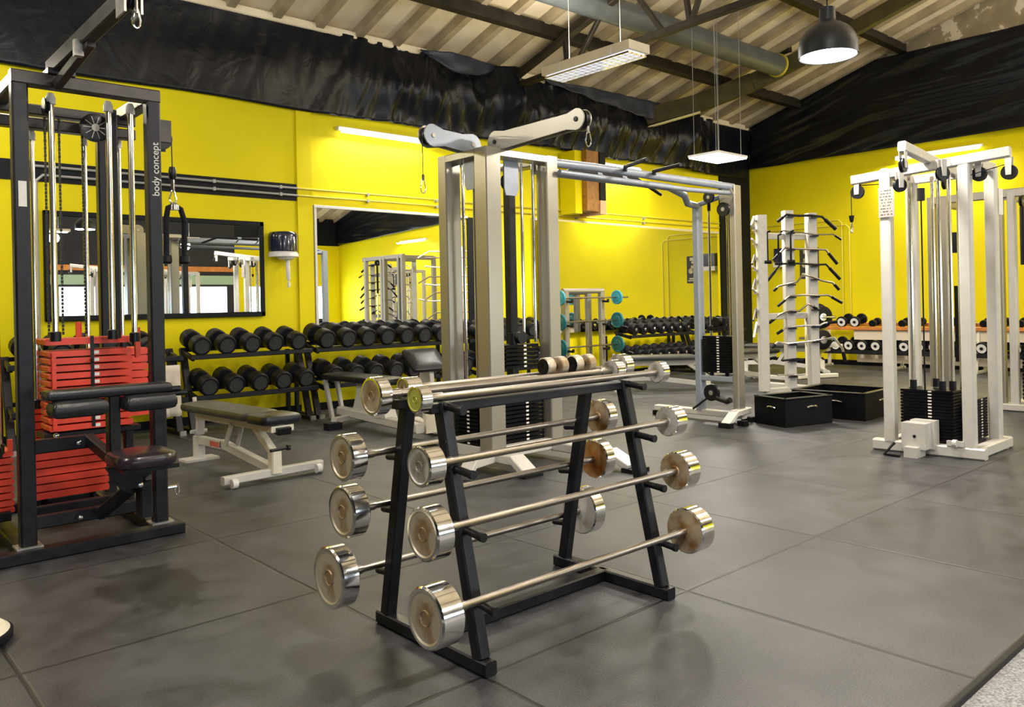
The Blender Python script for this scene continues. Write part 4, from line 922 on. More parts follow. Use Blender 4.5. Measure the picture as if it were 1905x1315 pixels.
# pale cable crossover behind it, partly cut by the right edge
R2 = thing('cable_crossover', 'pale cable crossover frame behind the white station, cut by the right edge', 'machine', (10, 2.9, 0))
for x, y in ((9.75, 3.66), (9.75, 3.52), (9.75, 2.97), (9.75, 2.85), (10.6, 3.6), (10.6, 2.85), (9.75, 2.2)):
    mb = MB(); mb.beam((x, y, .05), (x, y, 2.33), .075, .09, up=(1, 0, 0)); build('post', mb, ['silver' if y > 2.9 else 'white_metal'], R2)
for p, q in (((9.75, 3.7, 2.32), (9.75, 2.1, 2.32)), ((9.75, 3.6, 2.30), (10.6, 3.6, 2.30)), ((9.75, 2.9, 2.30), (10.6, 2.9, 2.30))):
    mb = MB(); mb.beam(p, q, .07, .09); build('top_beam', mb, ['silver'], R2)
for p, q in (((9.72, 3.08, .04), (9.72, 2.0, .04)), ((9.75, 2.9, .04), (10.7, 2.9, .04)), ((9.75, 3.9, .04), (9.75, 3.3, .04))):
    mb = MB(); mb.beam(p, q, .10, .07); build('base_beam', mb, ['white_metal'], R2)
stack(R2, 9.74, 9.9, 2.45, 2.78, .12, .70, 14, ['stack_black'], .006, front='-x')
for y in (2.55, 2.68):
    mb = MB(); mb.tube([(9.82, y, .7), (9.82, y, 2.28)], .014, 10); build('guide_rod', mb, ['chrome'], R2)
mb = MB(); pulley(mb, (9.70, 2.74, 2.22), (0, 1, 0), .06, .03); mb.tube([(9.70, 2.74, 2.16), (9.70, 2.74, 1.55)], .025, 8); build('pulley', mb, ['plastic', 'frame_edge'], R2)
mb = MB(); mb.beam((9.80, 3.40, .5), (9.80, 3.40, 1.35), .10, .05); mb.box(9.76, 9.84, 3.36, 3.46, 1.72, 1.95); build('carriage', mb, ['plastic'], R2)

# ------------------------------------------------------------------ dumbbell racks and dumbbells
def make_dumbbell(label, r, hl, gap, head, face, nub=None, origin=(0, 0, 0)):
    """lying along Y (or X for the far wall): two heads and a handle"""
    t = thing('dumbbell', label, 'dumbbell', origin)
    o = V(origin)
    for s_ in (-1, 1):
        b = r * .12
        prof = [(0, gap / 2, 0), (r - b, gap / 2, 0), (r, gap / 2 + b, 0), (r, gap / 2 + hl - b, 0), (r - b, gap / 2 + hl, 0), (r * .74, gap / 2 + hl, 1), (r * .72, gap / 2 + hl - .004, 1), (0, gap / 2 + hl - .004, 1)]
        mb = MB(); mb.lathe(prof, o, (0, s_, 0), 26)
        if nub: mb.lathe([(r * .26, gap / 2 + hl - .004, 2), (r * .26, gap / 2 + hl + .008, 2), (r * .2, gap / 2 + hl + .012, 2), (0, gap / 2 + hl + .012, 2)], o, (0, s_, 0), 14, 2)
        build('head', mb, [head, face] + ([nub] if nub else []), t)
    mb = MB(); mb.tube([o + V((0, -gap / 2 - .004, 0)), o + V((0, gap / 2 + .004, 0))], .0155, 10); build('handle', mb, ['chrome'], t)
    return t
def dumbbell_rack(label, x0, x1, shelves, dz=0.):
    """wall rack: inclined side frames, two tilted shelves"""
    t = thing('dumbbell_rack', label, 'rack', ((x0 + x1) / 2, 8.6, 0))
    for x in (x0 + .03, x1 - .03):
        mb = MB(); mb.beam((x, 8.35, .03), (x, 8.62, .86 + dz), .045, .07, up=(1, 0, 0)); mb.beam((x, 8.28, .02), (x, 8.92, .02), .06, .04); mb.beam((x, 8.86, .03), (x, 8.86, .78 + dz), .045, .045, up=(1, 0, 0)); build('side_frame', mb, ['frame_dark'], t)
        mb = MB(); mb.box(x - .03, x + .03, 8.25, 8.28, 0, .045); build('foot_cap', mb, ['frame_edge'], t, smooth=False)
    for yf, zf, yb, zb in shelves:
        zf += dz; zb += dz
        mb = MB(); mb.beam((x0, yf, zf - .02), (x1, yf, zf - .02), .05, .05); mb.beam((x0, yb, zb - .02), (x1, yb, zb - .02), .05, .04)
        for x in (x0 + .03, x1 - .03): mb.beam((x, yf, zf - .035), (x, yb, zb - .035), .03, .05)
        build('shelf', mb, ['frame_dark'], t)
    return t
SH = [(8.32, .795, 8.62, .86), (8.20, .385, 8.52, .45)]
rows = {'top': (8.47, .925, radians(12)), 'lower': (8.36, .515, radians(12))}
racks = [('leftmost black dumbbell rack, hidden behind the red-plated machine', 1.45, 2.98), ('two-tier black dumbbell rack with the narrow yellow gap under the dispenser', 3.06, 4.42),
         ('long two-tier dumbbell rack under the large frameless mirror', 4.47, 6.62), ('two-tier dumbbell rack behind the centre of the silver tower', 6.70, 8.30),
         ('two-tier dumbbell rack behind the teal barbells', 9.98, 11.72), ('farthest dumbbell rack by the corner of the left wall', 11.8, 13.3)]
rk_names = ['rack left of the framed mirror corner', 'rack below the paper towel dispenser', 'long rack under the frameless mirror', 'rack behind the silver tower', 'rack right of the teal barbells', 'corner rack']
for lb, a, b in racks: dumbbell_rack(lb, a, b, SH, -.085 if a > 9 else 0)
D_big = make_dumbbell('x', .100, .135, .13, 'rubber', 'rubber_face', None, (0, 0, -20))
D_huge = make_dumbbell('x', .110, .145, .13, 'rubber', 'rubber_face', None, (0, 0, -20))
D_hub = make_dumbbell('x', .094, .115, .13, 'rubber', 'rubber', 'chrome', (0, 0, -20))
layout = [(0, D_big, 1.62, .262, 5, 1), (1, D_big, 3.17, .268, 5, 1), (2, D_huge, 4.60, .272, 8, 1.0), (3, D_big, 6.84, .25, 6, 1), (4, D_hub, 10.11, .232, 7, 1), (5, D_hub, 11.92, .232, 6, 1)]
def place_row(ri, proto, x0, dx, n, row, extra=''):
    yc, zc, tilt = rows[row]
    rr = {'D': 0}
    for k in range(n):
        lab = '%s black dumbbell from left, %s shelf, %s' % (ORD[k], row, rk_names[ri])
        c = copy_tree(proto, (x0 + k * dx, yc, zc + (.008 if proto is D_huge else (-.09 if proto is D_hub else 0))), None, lab, 'dumbbells on the %s shelf of the %s' % (row, rk_names[ri]))
        c.rotation_euler = (tilt, 0, random.uniform(-.03, .03))
for ri, pr, x0, dx, n, _ in layout:
    place_row(ri, pr, x0, dx, n, 'top'); place_row(ri, pr, x0 + (.03 if ri < 3 else 0), dx, n, 'lower')

# far wall rack with chrome faced dumbbells
FR = thing('dumbbell_rack', 'far wall dumbbell rack with an orange wooden upper board', 'rack', (14.2, 5.2, 0))
for p, q, m_ in (((13.98, 7.25, .70), (13.98, 3.3, .70), 'orange_wood'), ((14.25, 7.25, .76), (14.25, 3.3, .76), 'orange_wood')):
    mb = MB(); mb.beam(p, q, .05, .06); build('upper_board', mb, [m_], FR)
mb = MB(); mb.beam((13.86, 7.25, .29), (13.86, 3.3, .29), .06, .07); mb.beam((14.12, 7.25, .33), (14.12, 3.3, .33), .05, .05); build('lower_shelf', mb, ['frame_dark'], FR)
mb = MB(); mb.box(14.02, 14.04, 3.3, 6.6, .50, .68); mb.box(14.12, 14.14, 3.3, 6.6, .10, .26); build('backing_board', mb, ['board_white'], FR, smooth=False)
for y in (7.2, 5.9, 4.6, 3.35):
    mb = MB(); mb.beam((14.3, y, 0), (14.3, y, .75), .05); mb.beam((13.85, y, .02), (14.4, y, .02), .05, .04); mb.beam((13.9, y, .02), (14.05, y, .72), .04); mb.beam((13.9, y, .27), (14.3, y, .27), .04, .04); build('side_frame', mb, ['cream_metal'], FR)
D_chrome = make_dumbbell('x', .097, .05, .22, 'rubber', 'paper', 'plastic', (0, 0, -20))
D_small = make_dumbbell('x', .062, .07, .11, 'rubber', 'rubber', None, (0, 0, -20))
def far_row(proto, y0, n, z, x, row, kind, dy=.235, start=0):
    for k in range(n):
        c = copy_tree(proto, (x, y0 - k * dy, z), None, '%s %s dumbbell from left, %s shelf, far wall rack' % (ORD[k + start], kind, row), '%s dumbbells on the %s shelf of the far wall rack' % (kind, row))
        c.rotation_euler = (0, radians(0), radians(-90)); c.rotation_euler = Matrix.Rotation(radians(-90), 4, 'Z').to_euler(); c.rotation_euler.rotate_axis('X', radians(-10) * -1)
far_row(D_chrome, 6.79, 2, .835, 14.1, 'upper', 'cream-faced')
far_row(D_small, 6.26, 10, .80, 14.1, 'upper', 'small black', .25)
far_row(D_chrome, 6.85, 14, .43, 13.98, 'lower', 'cream-faced', .235)
for d in (D_big, D_huge, D_hub, D_chrome, D_small):
    for c in list(d.children): bpy.data.objects.remove(c)
    bpy.data.objects.remove(d)

# ------------------------------------------------------------------ teal barbells on their rack
TR = thing('barbell_rack', 'pale grey upright rack carrying the teal-plated barbells', 'rack', (9.3, 8.62, 0))
for x in (8.72, 9.52):
    for y in (8.5, 8.78):
        mb = MB(); mb.beam((x, y, .04), (x, y, 1.42 if y < 8.6 else 1.40), .075, .09, up=(1, 0, 0)); build('post', mb, ['silver'], TR)
    mb = MB(); mb.beam((x, 8.2, .03), (x, 8.9, .03), .08, .06); build('base_beam', mb, ['silver'], TR)
    for z in (1.29, .93, .55):
        mb = MB(); mb.beam((x, 8.5, z - .02), (x, 8.36, z - .03), .04, .03); mb.beam((x, 8.36, z - .04), (x, 8.36, z + .01), .04, .02, up=(0, 1, 0)); build('bar_hook', mb, ['frame_dark'], TR)
mb = MB(); mb.tube([(8.66, 8.5, 1.43), (9.56, 8.5, 1.43)], .04, 12); build('top_tube', mb, ['silver'], TR)
mb = MB(); mb.tube([(8.66, 8.78, 1.41), (9.56, 8.78, 1.41)], .035, 12); mb.beam((8.72, 8.78, .1), (9.52, 8.78, .1), .05, .05); build('back_tube', mb, ['silver'], TR)
for z, m_, r, lb, st in ((1.325, 'teal_light', .112, 'teal-plated barbell on the top hooks of the pale upright rack', .24), (.965, 'teal', .125, 'teal-plated barbell on the middle hooks of the pale upright rack', .16), (.585, 'teal', .13, 'teal-plated barbell on the lowest hooks of the pale upright rack', .16)):
    t = thing('barbell', lb, 'barbell', (9.3, 8.42, z), 'teal barbells')
    mb = MB(); mb.tube([(8.36, 8.42, z), (9.83 + st, 8.42, z)], .013, 10); build('bar', mb, ['bar_steel'], t)
    for x in (8.52, 9.80):
        mb = MB(); mb.lathe([(.02, -.018), (r * .5, -.018), (r * .55, -.012), (r * .85, -.012), (r * .9, -.018), (r, -.012), (r, .012), (r * .9, .018), (r * .85, .012), (r * .55, .012), (r * .5, .018), (.02, .018)], (x, 8.42, z), (1, 0, 0), 30); build('weight_plate', mb, [m_], t)
        if z < 1.2:
            mb = MB(); mb.lathe([(.02, 0), (r * .6, 0), (r * .6, .03), (.02, .03)], (x + .02, 8.42, z), (1, 0, 0), 24); build('inner_plate', mb, ['rubber'], t)
    mb = MB()
    for x in (8.545, 9.83): mb.lathe([(.022, 0), (.026, .004), (.026, .03), (.014, .035)], (x, 8.42, z), (1, 0, 0), 12)
    build('collar', mb, ['chrome'], t)

# ------------------------------------------------------------------ benches
def bench_a(label, loc, rz=0, group=None):
    """adjustable flat bench, long axis Y, front towards -Y"""
    t = thing('weight_bench', label, 'bench', (0, 0, 0), group)
    P_ = lambda n, mb, m_: build(n, mb, m_, t)
    mb = MB(); mb.pad((0, .38, .455), (1, 0, 0), (0, 1, 0), .30, 1.12, .065, .05); P_('backrest', mb, ['vinyl_worn'])
    mb = MB(); mb.pad((0, -.335, .452), (1, 0, 0), (0, 1, 0), .32, .30, .07, .05); P_('seat', mb, ['vinyl'])
    mb = MB(); mb.beam((0, -.44, .385), (0, .9, .385), .055, .075); mb.box(-.09, .09, -.46, -.28, .365, .41); P_('rail', mb, ['cream_metal'])
    mb = MB(); mb.beam((0, -.47, .395), (0, -.46, .35), .11, .06); P_('rail_end', mb, ['plastic'])
    mb = MB(); mb.beam((-.40, -.33, .055), (.40, -.33, .055), .06, .06); P_('front_foot', mb, ['white_metal'])
    mb = MB()
    for x in (-.34, .34): mb.tube([(x - .02, -.38, .035), (x + .02, -.38, .035)], .034, 14)
    P_('wheel', mb, ['hose_white'])
    mb = MB(); mb.box(-.14, .14, .82, .98, 0, .02); mb.beam((0, .9, .02), (0, .9, .20), .09, .07, up=(1, 0, 0)); P_('rear_foot', mb, ['white_metal'])
    mb = MB(); mb.beam((0, .9, .17), (0, .45, .17), .055, .07); mb.beam((0, .47, .18), (0, -.3, .075), .055, .07); P_('spine', mb, ['white_metal'])
    mb = MB(); mb.beam((0, .88, .22), (0, .86, .37), .05, .06, up=(1, 0, 0)); mb.tube([(-.07, .9, .24), (.07, .9, .24)], .016, 8); mb.tube([(0, .95, .42), (0, .97, .52)], .018, 8); P_('rear_upright', mb, ['white_metal'])
    mb = MB(); mb.beam((0, -.34, .05), (0, -.34, .21), .075, .08, up=(1, 0, 0)); mb.beam((0, -.32, .20), (0, -.08, .36), .06, .05); P_('front_upright', mb, ['cream_metal'])
    mb = MB(); mb.tube([(-.045, -.36, .22), (.11, -.36, .225)], .012, 8); mb.tube([(.09, -.36, .225), (.11, -.36, .225)], .022, 10); P_('pull_pin', mb, ['plastic'])
    mb = MB(); mb.beam((-.03, .36, .19), (-.03, .26, .36), .012, .05); mb.beam((.03, .28, .19), (.03, .20, .36), .012, .05); P_('ladder_plate', mb, ['white_metal'])
    mb = MB(); mb.box(-.029, -.0285, .48, .64, .15, .19); P_('sticker', mb, ['pink_sticker'])
    t.location = loc; t.rotation_euler = (0, 0, rz); return t
B1 = bench_a('low adjustable bench with worn black pad and white wheeled frame, left of the barbell rack', (2.63, 5.93, 0), radians(4), 'adjustable weight benches')

B2 = thing('weight_bench', 'flat black-padded bench on a white pedestal frame before the long dumbbell rack', 'bench', (4.5, 7.2, 0))
mb = MB(); mb.pad((4.58, 7.50, .49), (1, 0, 0), (0, 1, 0), .33, 1.25, .07, .05); build('seat', mb, ['vinyl'], B2)
mb = MB(); mb.beam((4.50, 7.85, .13), (4.42, 6.25, .10), .09, .09); build('base_beam', mb, ['white_metal'], B2)
mb = MB(); mb.prism([(-.13, .16), (.15, .16), (.07, .34), (.06, .45), (-.1, .45), (-.1, .34)], (4.53, 7.42, 0), (0, 1, 0), (0, 0, 1), .09); mb.prism([(-.1, .14), (.1, .14), (.06, .22), (-.06, .22)], (4.47, 6.9, 0), (0, 1, 0), (0, 0, 1), .14); build('pedestal', mb, ['white_metal'], B2)
mb = MB(); mb.beam((4.22, 7.50, .08), (4.75, 7.72, .08), .07, .06); build('cross_foot', mb, ['white_metal'], B2)
mb = MB(); mb.box(4.10, 4.25, 7.38, 7.5, 0, .07); mb.box(4.72, 4.84, 7.68, 7.8, 0, .07); build('rubber_foot', mb, ['rubber'], B2, smooth=False)
for x in (4.52, 4.66):
    mb = MB(); mb.beam((x - .05, 8.12, .45), (x + .03, 8.12, .02), .05, .04); build('rear_leg', mb, ['white_metal'], B2)
B3 = thing('preacher_bench', 'white preacher curl bench with a tilted black pad left of the silver tower', 'bench', (4.75, 6.6, 0))
mb = MB(); mb.pad((4.83, 6.72, .70), (1, -.1, 0), (0, .72, .69), .40, .30, .05, .03); build('arm_pad', mb, ['vinyl'], B3)
mb = MB(); mb.prism([(-.10, .35), (.13, .35), (.10, .56), (.05, .66), (-.07, .60)], (4.86, 6.72, 0), (0, 1, 0), (0, 0, 1), .05); mb.beam((4.85, 6.72, .1), (4.85, 6.72, .42), .08); build('pad_post', mb, ['white_metal'], B3)
mb = MB(); mb.box(4.50, 4.78, 6.26, 6.30, .04, .27); mb.beam((4.65, 6.28, .06), (4.85, 6.95, .06), .10, .08); build('base_panel', mb, ['cream_metal'], B3)
mb = MB(); mb.tube([(4.98, 6.66, .60), (5.06, 6.62, .66)], .03, 10); mb.tube([(4.98, 6.66, .56), (5.02, 6.60, .50)], .02, 10); build('bar_rest', mb, ['plastic'], B3)

for i, (x, y, rz, lb) in enumerate(((9.35, 6.85, radians(48), 'white-framed bench beyond the pull-up bridge, before the farther black dumbbells'),
                                    (10.9, 6.75, radians(75), 'white-framed bench seen between the bridge end frame and the bar tree'),
                                    (12.7, 6.9, radians(35), 'white-framed bench seen through the bar tree'))):
    c = copy_tree(B1, (x, y, 0), rz, lb)
    for ch in list(c.children):
        if ch.name.startswith('sticker'): bpy.data.objects.remove(ch)

# ------------------------------------------------------------------ bar tree with curl bars and handles
TX, TY = 3.816, 10.6             # right / forward metres of the tree centre in the station frame
RX, FX = V((.745, -.667, 0)), V((.667, .745, 0))
T0 = RX * TX + FX * TY
def tp(u, z, f=0.): p = T0 + RX * u + FX * f; return V((p.x, p.y, z))
BT = thing('bar_tree', 'white four-post storage tree holding curl bars beside the black boxes', 'rack', tuple(T0))
posts = [(-.15, .05, 2.40), (.155, .05, 2.36), (-.56, -.15, 2.33), (-.28, .75, 2.38)]
for u, f, z in posts:
    mb = MB(); mb.beam(tp(u, .06, f), tp(u, z, f), .14 if u > -.5 else .12, .12, .01, up=tuple(RX)); build('post', mb, ['white_metal'], BT)
for a, b in (((-.15, .05), (.155, .05)), ((-.56, -.15), (-.28, .75)), ((-.56, -.15), (-.15, .05)), ((.155, .05), (-.28, .75))):
    mb = MB(); mb.beam(tp(a[0], .05, a[1]), tp(b[0], .05, b[1]), .10, .08)
    build('base_beam', mb, ['white_metal'], BT)
for z in (2.06, 1.02):
    mb = MB(); mb.beam(tp(-.56, z, -.15), tp(-.15, z, .05), .05, .08); mb.beam(tp(-.15, z, .1), tp(.155, z, .1), .05, .08); build('cross_beam', mb, ['white_metal'], BT)
front_bars = [
 ([(-.32, 2.25), (-.2, 2.34), (-.06, 2.32), (.13, 2.32), (.26, 2.3), (.43, 2.14)], .016, 'plastic', 'black-gripped curl bar on the topmost hooks of the bar tree'),
 ([(-.29, 2.11), (-.25, 2.13), (-.01, 2.1), (.17, 2.07), (.4, 2.07), (.5, 2.0)], .010, 'bar_steel', 'thin flat-topped bar second from the top of the bar tree'),
 ([(-.39, 1.75), (-.23, 1.91), (-.08, 1.89), (.17, 1.88), (.3, 1.87), (.44, 1.69)], .014, 'bar_steel', 'wide pulldown bar third from the top of the bar tree'),
 ([(-.47, 1.48), (-.29, 1.7), (-.06, 1.7), (.17, 1.68), (.3, 1.68), (.47, 1.49)], .014, 'plastic', 'black wide pulldown bar fourth from the top of the bar tree'),
 ([(-.39, 1.35), (-.32, 1.41), (-.08, 1.46), (-.01, 1.55), (.1, 1.53), (.24, 1.47), (.38, 1.44), (.46, 1.35)], .013, 'bar_steel', 'kinked bar with a raised middle at half height of the bar tree'),
 ([(-.34, 1.15), (-.18, 1.28), (-.01, 1.29), (.17, 1.28), (.32, 1.28), (.49, 1.18)], .013, 'bar_steel', 'bar with black end caps just below the middle of the bar tree'),
 ([(-.46, .93), (-.32, 1.04), (-.2, 1.09), (-.06, 1.08), (.05, 1.17), (.1, 1.15), (.19, 1.09)], .014, 'bar_steel', 'short twisted curl bar leaning right on the bar tree'),
 ([(-.36, .79), (-.23, .87), (-.01, .89), (.2, .89), (.26, .92), (.42, .93)], .014, 'chrome', 'chrome bar below the twisted curl bar on the bar tree'),
 ([(-.43, .61), (-.35, .68), (-.22, .66), (.13, .69), (.38, .73), (.49, .58), (.52, .42)], .016, 'chrome', 'long chrome bar with a drooping black right end, low on the bar tree'),
 ([(-.3, .44), (-.1, .46), (-.02, .45)], .014, 'plastic', 'short black handle on the lower left post of the bar tree'),
 ([(-.36, .25), (-.05, .25), (0, .26)], .012, 'chrome', 'lowest chrome bar on the bar tree')]
for pts, r, m_, lb in front_bars:
    zc = sum(p[1] for p in pts) / len(pts); t = thing('curl_bar', lb, 'bar', tuple(tp(0, zc, -.07)), 'bars on the bar tree')
    mb = MB(); mb.tube([tp(u, z, -.07) for u, z in pts], r, 10); build('bar', mb, [m_], t)
    if len(pts) > 4:
        mb = MB(); (u0, z0), (u1, z1) = pts[-2], pts[-1]
        mb.tube([tp(u0 + (u1 - u0) * .25, z0 + (z1 - z0) * .25, -.07), tp(u1 + (u1 - u0) * .04, z1 + (z1 - z0) * .04, -.07)], r * 1.5, 10)
        (u0, z0), (u1, z1) = pts[1], pts[0]
        mb.tube([tp(u0 + (u1 - u0) * .4, z0 + (z1 - z0) * .4, -.07), tp(u1, z1, -.07)], r * 1.4, 10); build('grip', mb, ['rubber'], t)
for pts, r, m_, lb in front_bars:
    for u in (-.15, .155):
        zz = None
        for (a, za), (b, zb) in zip(pts, pts[1:]):
            if a <= u <= b: zz = za + (zb - za) * (u - a) / (b - a)
        if zz is None: continue
        mb = MB(); mb.beam(tp(u, zz - .022, 0), tp(u, zz - .022, -.10), .09, .02); build('hook', mb, ['frame_dark'], BT)
side_z = [2.28, 2.16, 1.98, 1.80, 1.64, 1.50, 1.34, 1.12, .92]
for k, z in enumerate(side_z):
    a = tp(-.56, z, -.15) + V((0, 0, 0)); d = (tp(-.56, 0, -.15) - tp(-.28, 0, .75)).normalized(); out = RX * -.09
    t = thing('curl_bar', '%s pale bar down on the left side hooks of the bar tree' % ORD[k], 'bar', tuple(a + out), 'bars on the left side of the bar tree')
    dz = (-.12, .0, .02, -.12, .02, -.13, .04, -.14, -.15)[k] * (1 if k % 2 == 0 else 1)
    mb = MB(); e = .38 if k % 3 else .5
    mb.tube([a + out - d * 1.25 + V((0, 0, dz)), a + out - d * 1.0, a + out + d * (e - .2), a + out + d * e + RX * -.03 + V((0, 0, dz))], .013, 10); build('bar', mb, ['hose_white' if k % 2 == 0 else 'bar_steel'], t)
    mb = MB(); mb.beam(a + V((0, 0, -.02)), a + RX * -.11 + V((0, 0, -.02)), .06, .018); build('hook', mb, ['silver'], BT)
for k, (u, z0, z1) in enumerate(((-.50, 2.10, 1.72), (-.36, 2.06, 1.70), (-.20, 2.10, 1.72))):
    t = thing('grip_strap', ('left' if k == 0 else 'middle' if k == 1 else 'right') + ' black grip strap hanging near the top of the bar tree', 'strap', tuple(tp(u, z1, -.18)), 'grip straps')
    mb = MB(); mb.tube([tp(u + .04, z0 + .02, -.2), tp(u, z0, -.2), tp(u, (z0 + z1) / 2, -.2), tp(u, z1, -.2)], .013, 8); build('strap', mb, ['rope'], t)
    mb = MB(); mb.tube([tp(u - .045, z1, -.2), tp(u + .045, z1, -.2)], .024, 10); build('grip', mb, ['rubber'], t)

# a second tree and station on the right side of the hall (seen in the large mirror)
RZ2 = radians(-105.5); C2 = V((11.3, .3, 0)); RM2_ = Matrix.Rotation(RZ2, 3, 'Z')
copy_tree(BT, C2, RZ2, 'second white storage tree, seen in the large frameless mirror')
for o in [o for o in list(COL.objects) if o.name.startswith(('curl_bar', 'grip_strap')) and o.parent is None]:
    copy_tree(o, C2 + RM2_ @ (o.location - T0), RZ2, 'bar or strap on the second storage tree, seen in the large frameless mirror', 'bars on the second bar tree')
copy_tree(RM, (13.3, -1.3, 0), 0, 'white cable station beside the second storage tree, seen in the large mirror')

# plates stored behind the tree
PDX, PDY = -.22, .42
PT = thing('plate_rack', 'cream plate rack with big black and olive discs behind the bar tree', 'rack', (12.1, 5.75, 0)); ORG[PT.name] = V((12.1, 5.75, 0)); PT.location = (12.1 + PDX, 5.75 + PDY, 0)
mb = MB(); mb.beam((12.1, 5.9, .05), (12.1, 5.9, 1.0), .08); mb.beam((11.8, 5.9, .04), (12.4, 5.6, .04), .08, .06); mb.beam((12.4, 5.5, .5), (12.1, 5.9, .5), .05); build('post', mb, ['cream_metal'], PT)
for z in (.95, .62):
    mb = MB(); mb.tube([(12.1, 6.05, z), (12.1, 5.45, z)], .022, 10); build('plate_horn', mb, ['chrome'], PT)
for k, (y, z, r, m_, lb) in enumerate(((5.74, .95, .21, 'rubber', 'upper black weight disc behind the bar tree'), (5.66, .95, .17, 'rubber', 'smaller black weight disc in front of the upper one behind the bar tree'), (5.74, .60, .22, 'olive', 'olive green weight disc behind the bar tree'), (5.66, .60, .15, 'rubber', 'small black weight disc in front of the olive one'))):
    t = thing('weight_disc', lb, 'weight plate', (12.1, y, z), 'discs on the plate rack'); t.location = (12.1 + PDX, y + PDY, z)
    mb = MB(); mb.lathe([(.026, -.02), (r * .9, -.02), (r, -.012), (r, .012), (r * .9, .02), (.026, .02)], (12.1, y, z), (.5, 1, 0), 32)
    build('disc', mb, [m_], t)
    mb = MB(); mb.lathe([(.022, -.024), (.06, -.024), (.06, .024), (.022, .024)], (12.1, y, z), (.5, 1, 0), 20); build('hub', mb, ['chrome'], t)

# ------------------------------------------------------------------ black open boxes
def open_box(label, corner, ang, lx, ly, h):
    c = V((*corner, 0)); u = V((cos(ang), sin(ang), 0)); w = V((-sin(ang), cos(ang), 0)); t = thing('storage_box', label, 'box', tuple(c + u * lx / 2 + w * ly / 2), 'black open boxes on the floor')
    th = .035; P2 = lambda a, b, z: c + u * a + w * b + V((0, 0, z))
    for nm, a, b in (('side_panel', (0, th / 2), (lx, th / 2)), ('side_panel', (0, ly - th / 2), (lx, ly - th / 2)), ('side_panel', (th / 2, th), (th / 2, ly - th)), ('side_panel', (lx - th / 2, th), (lx - th / 2, ly - th))):
        mb = MB(); mb.beam(P2(*a, h / 2), P2(*b, h / 2), th, h, .006); build(nm, mb, ['stack_black'], t)
    mb = MB(); mb.beam(P2(lx / 2, 0.01, h * .62), P2(lx / 2, ly - .01, h * .62), lx - .02, .02, 0); build('inner_floor', mb, ['stack_black'], t)
    mb = MB()
    for a, b in (((0, th / 2), (lx, th / 2)), ((0, ly - th / 2), (lx, ly - th / 2)), ((th / 2, 0), (th / 2, ly)), ((lx - th / 2, 0), (lx - th / 2, ly))): mb.beam(P2(*a, h + .006), P2(*b, h + .006), th + .02, .012, .004)
    build('rim', mb, ['vinyl'], t)
    mb = MB()
    mb.tube([P2(-.004, ly * .30, h * .66), P2(-.012, ly * .36, h * .70), P2(-.012, ly * .5, h * .70), P2(-.004, ly * .56, h * .66)], .010, 8); mb.tube([P2(lx * .45, -.004, h * .66), P2(lx * .5, -.012, h * .70), P2(lx * .62, -.012, h * .70), P2(lx * .66, -.004, h * .66)], .010, 8)
    build('handle', mb, ['chrome'], t)
    return t
open_box('nearer black open box with a chrome handle, right of the bridge end frame', (7.16, 4.06), radians(-16), .62, .42, .27)
open_box('farther black open box with sharper corners, between the nearer box and the white station', (8.03, 3.68), radians(2), .72, .78, .27)

# ------------------------------------------------------------------ wall furniture
DP = thing('paper_towel_dispenser', 'smoked blue centre-feed paper towel dispenser on the yellow wall by the framed mirror', 'dispenser', (4.40, 8.9, 1.87))
def dome(mb, xc, z0, z1, r, m=0, yb=W - .03, d=.22):
    n = 16; rows_ = []
    for z, k in ((z0, 1.), (z1 - .07, 1.), (z1 - .03, .97), (z1 - .008, .88), (z1, .6)):
        rows_.append([(xc - r * k * cos(pi * j / n), yb - d * k * sin(pi * j / n) ** .7, z) for j in range(n + 1)])
    vs = [p for q in rows_ for p in q]; w_ = n + 1
    fs = [(i * w_ + j, i * w_ + j + 1, (i + 1) * w_ + j + 1, (i + 1) * w_ + j) for i in range(len(rows_) - 1) for j in range(n)]
    fs += [tuple(range(w_)), tuple(range((len(rows_) - 1) * w_, len(rows_) * w_))] + [(i * w_, (i + 1) * w_, (i + 1) * w_ + n, i * w_ + n) for i in range(len(rows_) - 1)]
    mb.add(vs, fs, m)
mb = MB(); dome(mb, 4.40, 1.935, 2.165, .165); build('roll_cover', mb, ['disp_blue'], DP)
mb = MB(); dome(mb, 4.40, 1.865, 1.935, .172, d=.225); mb.lathe([(.11, 0), (.09, -.03), (.04, -.045), (0, -.045)], (4.40, 8.87, 1.868), (0, 0, 1), 20); build('base', mb, ['hose_white'], DP)
mb = MB(); mb.tube([(4.42, 8.86, 1.83), (4.42, 8.86, 1.72), (4.425, 8.86, 1.60), (4.425, 8.86, 1.575), (4.43, 8.86, 1.545), (4.425, 8.86, 1.50)], [.026, .026, .024, .008, .02, .013], 8); build('paper_tail', mb, ['paper'], DP)
DQ = thing('paper_towel_dispenser', 'smoked blue paper towel dispenser on the far wall, reflected beside the bridge end frame', 'dispenser', (L - .1, 8.0, 1.9))
mb = MB(); mb.box(L - .22, L - .02, 8.05, 8.33, 1.95, 2.22); build('roll_cover', mb, ['disp_blue'], DQ)
mb = MB(); mb.box(L - .23, L - .02, 8.04, 8.34, 1.86, 1.95); build('base', mb, ['hose_white'], DQ)

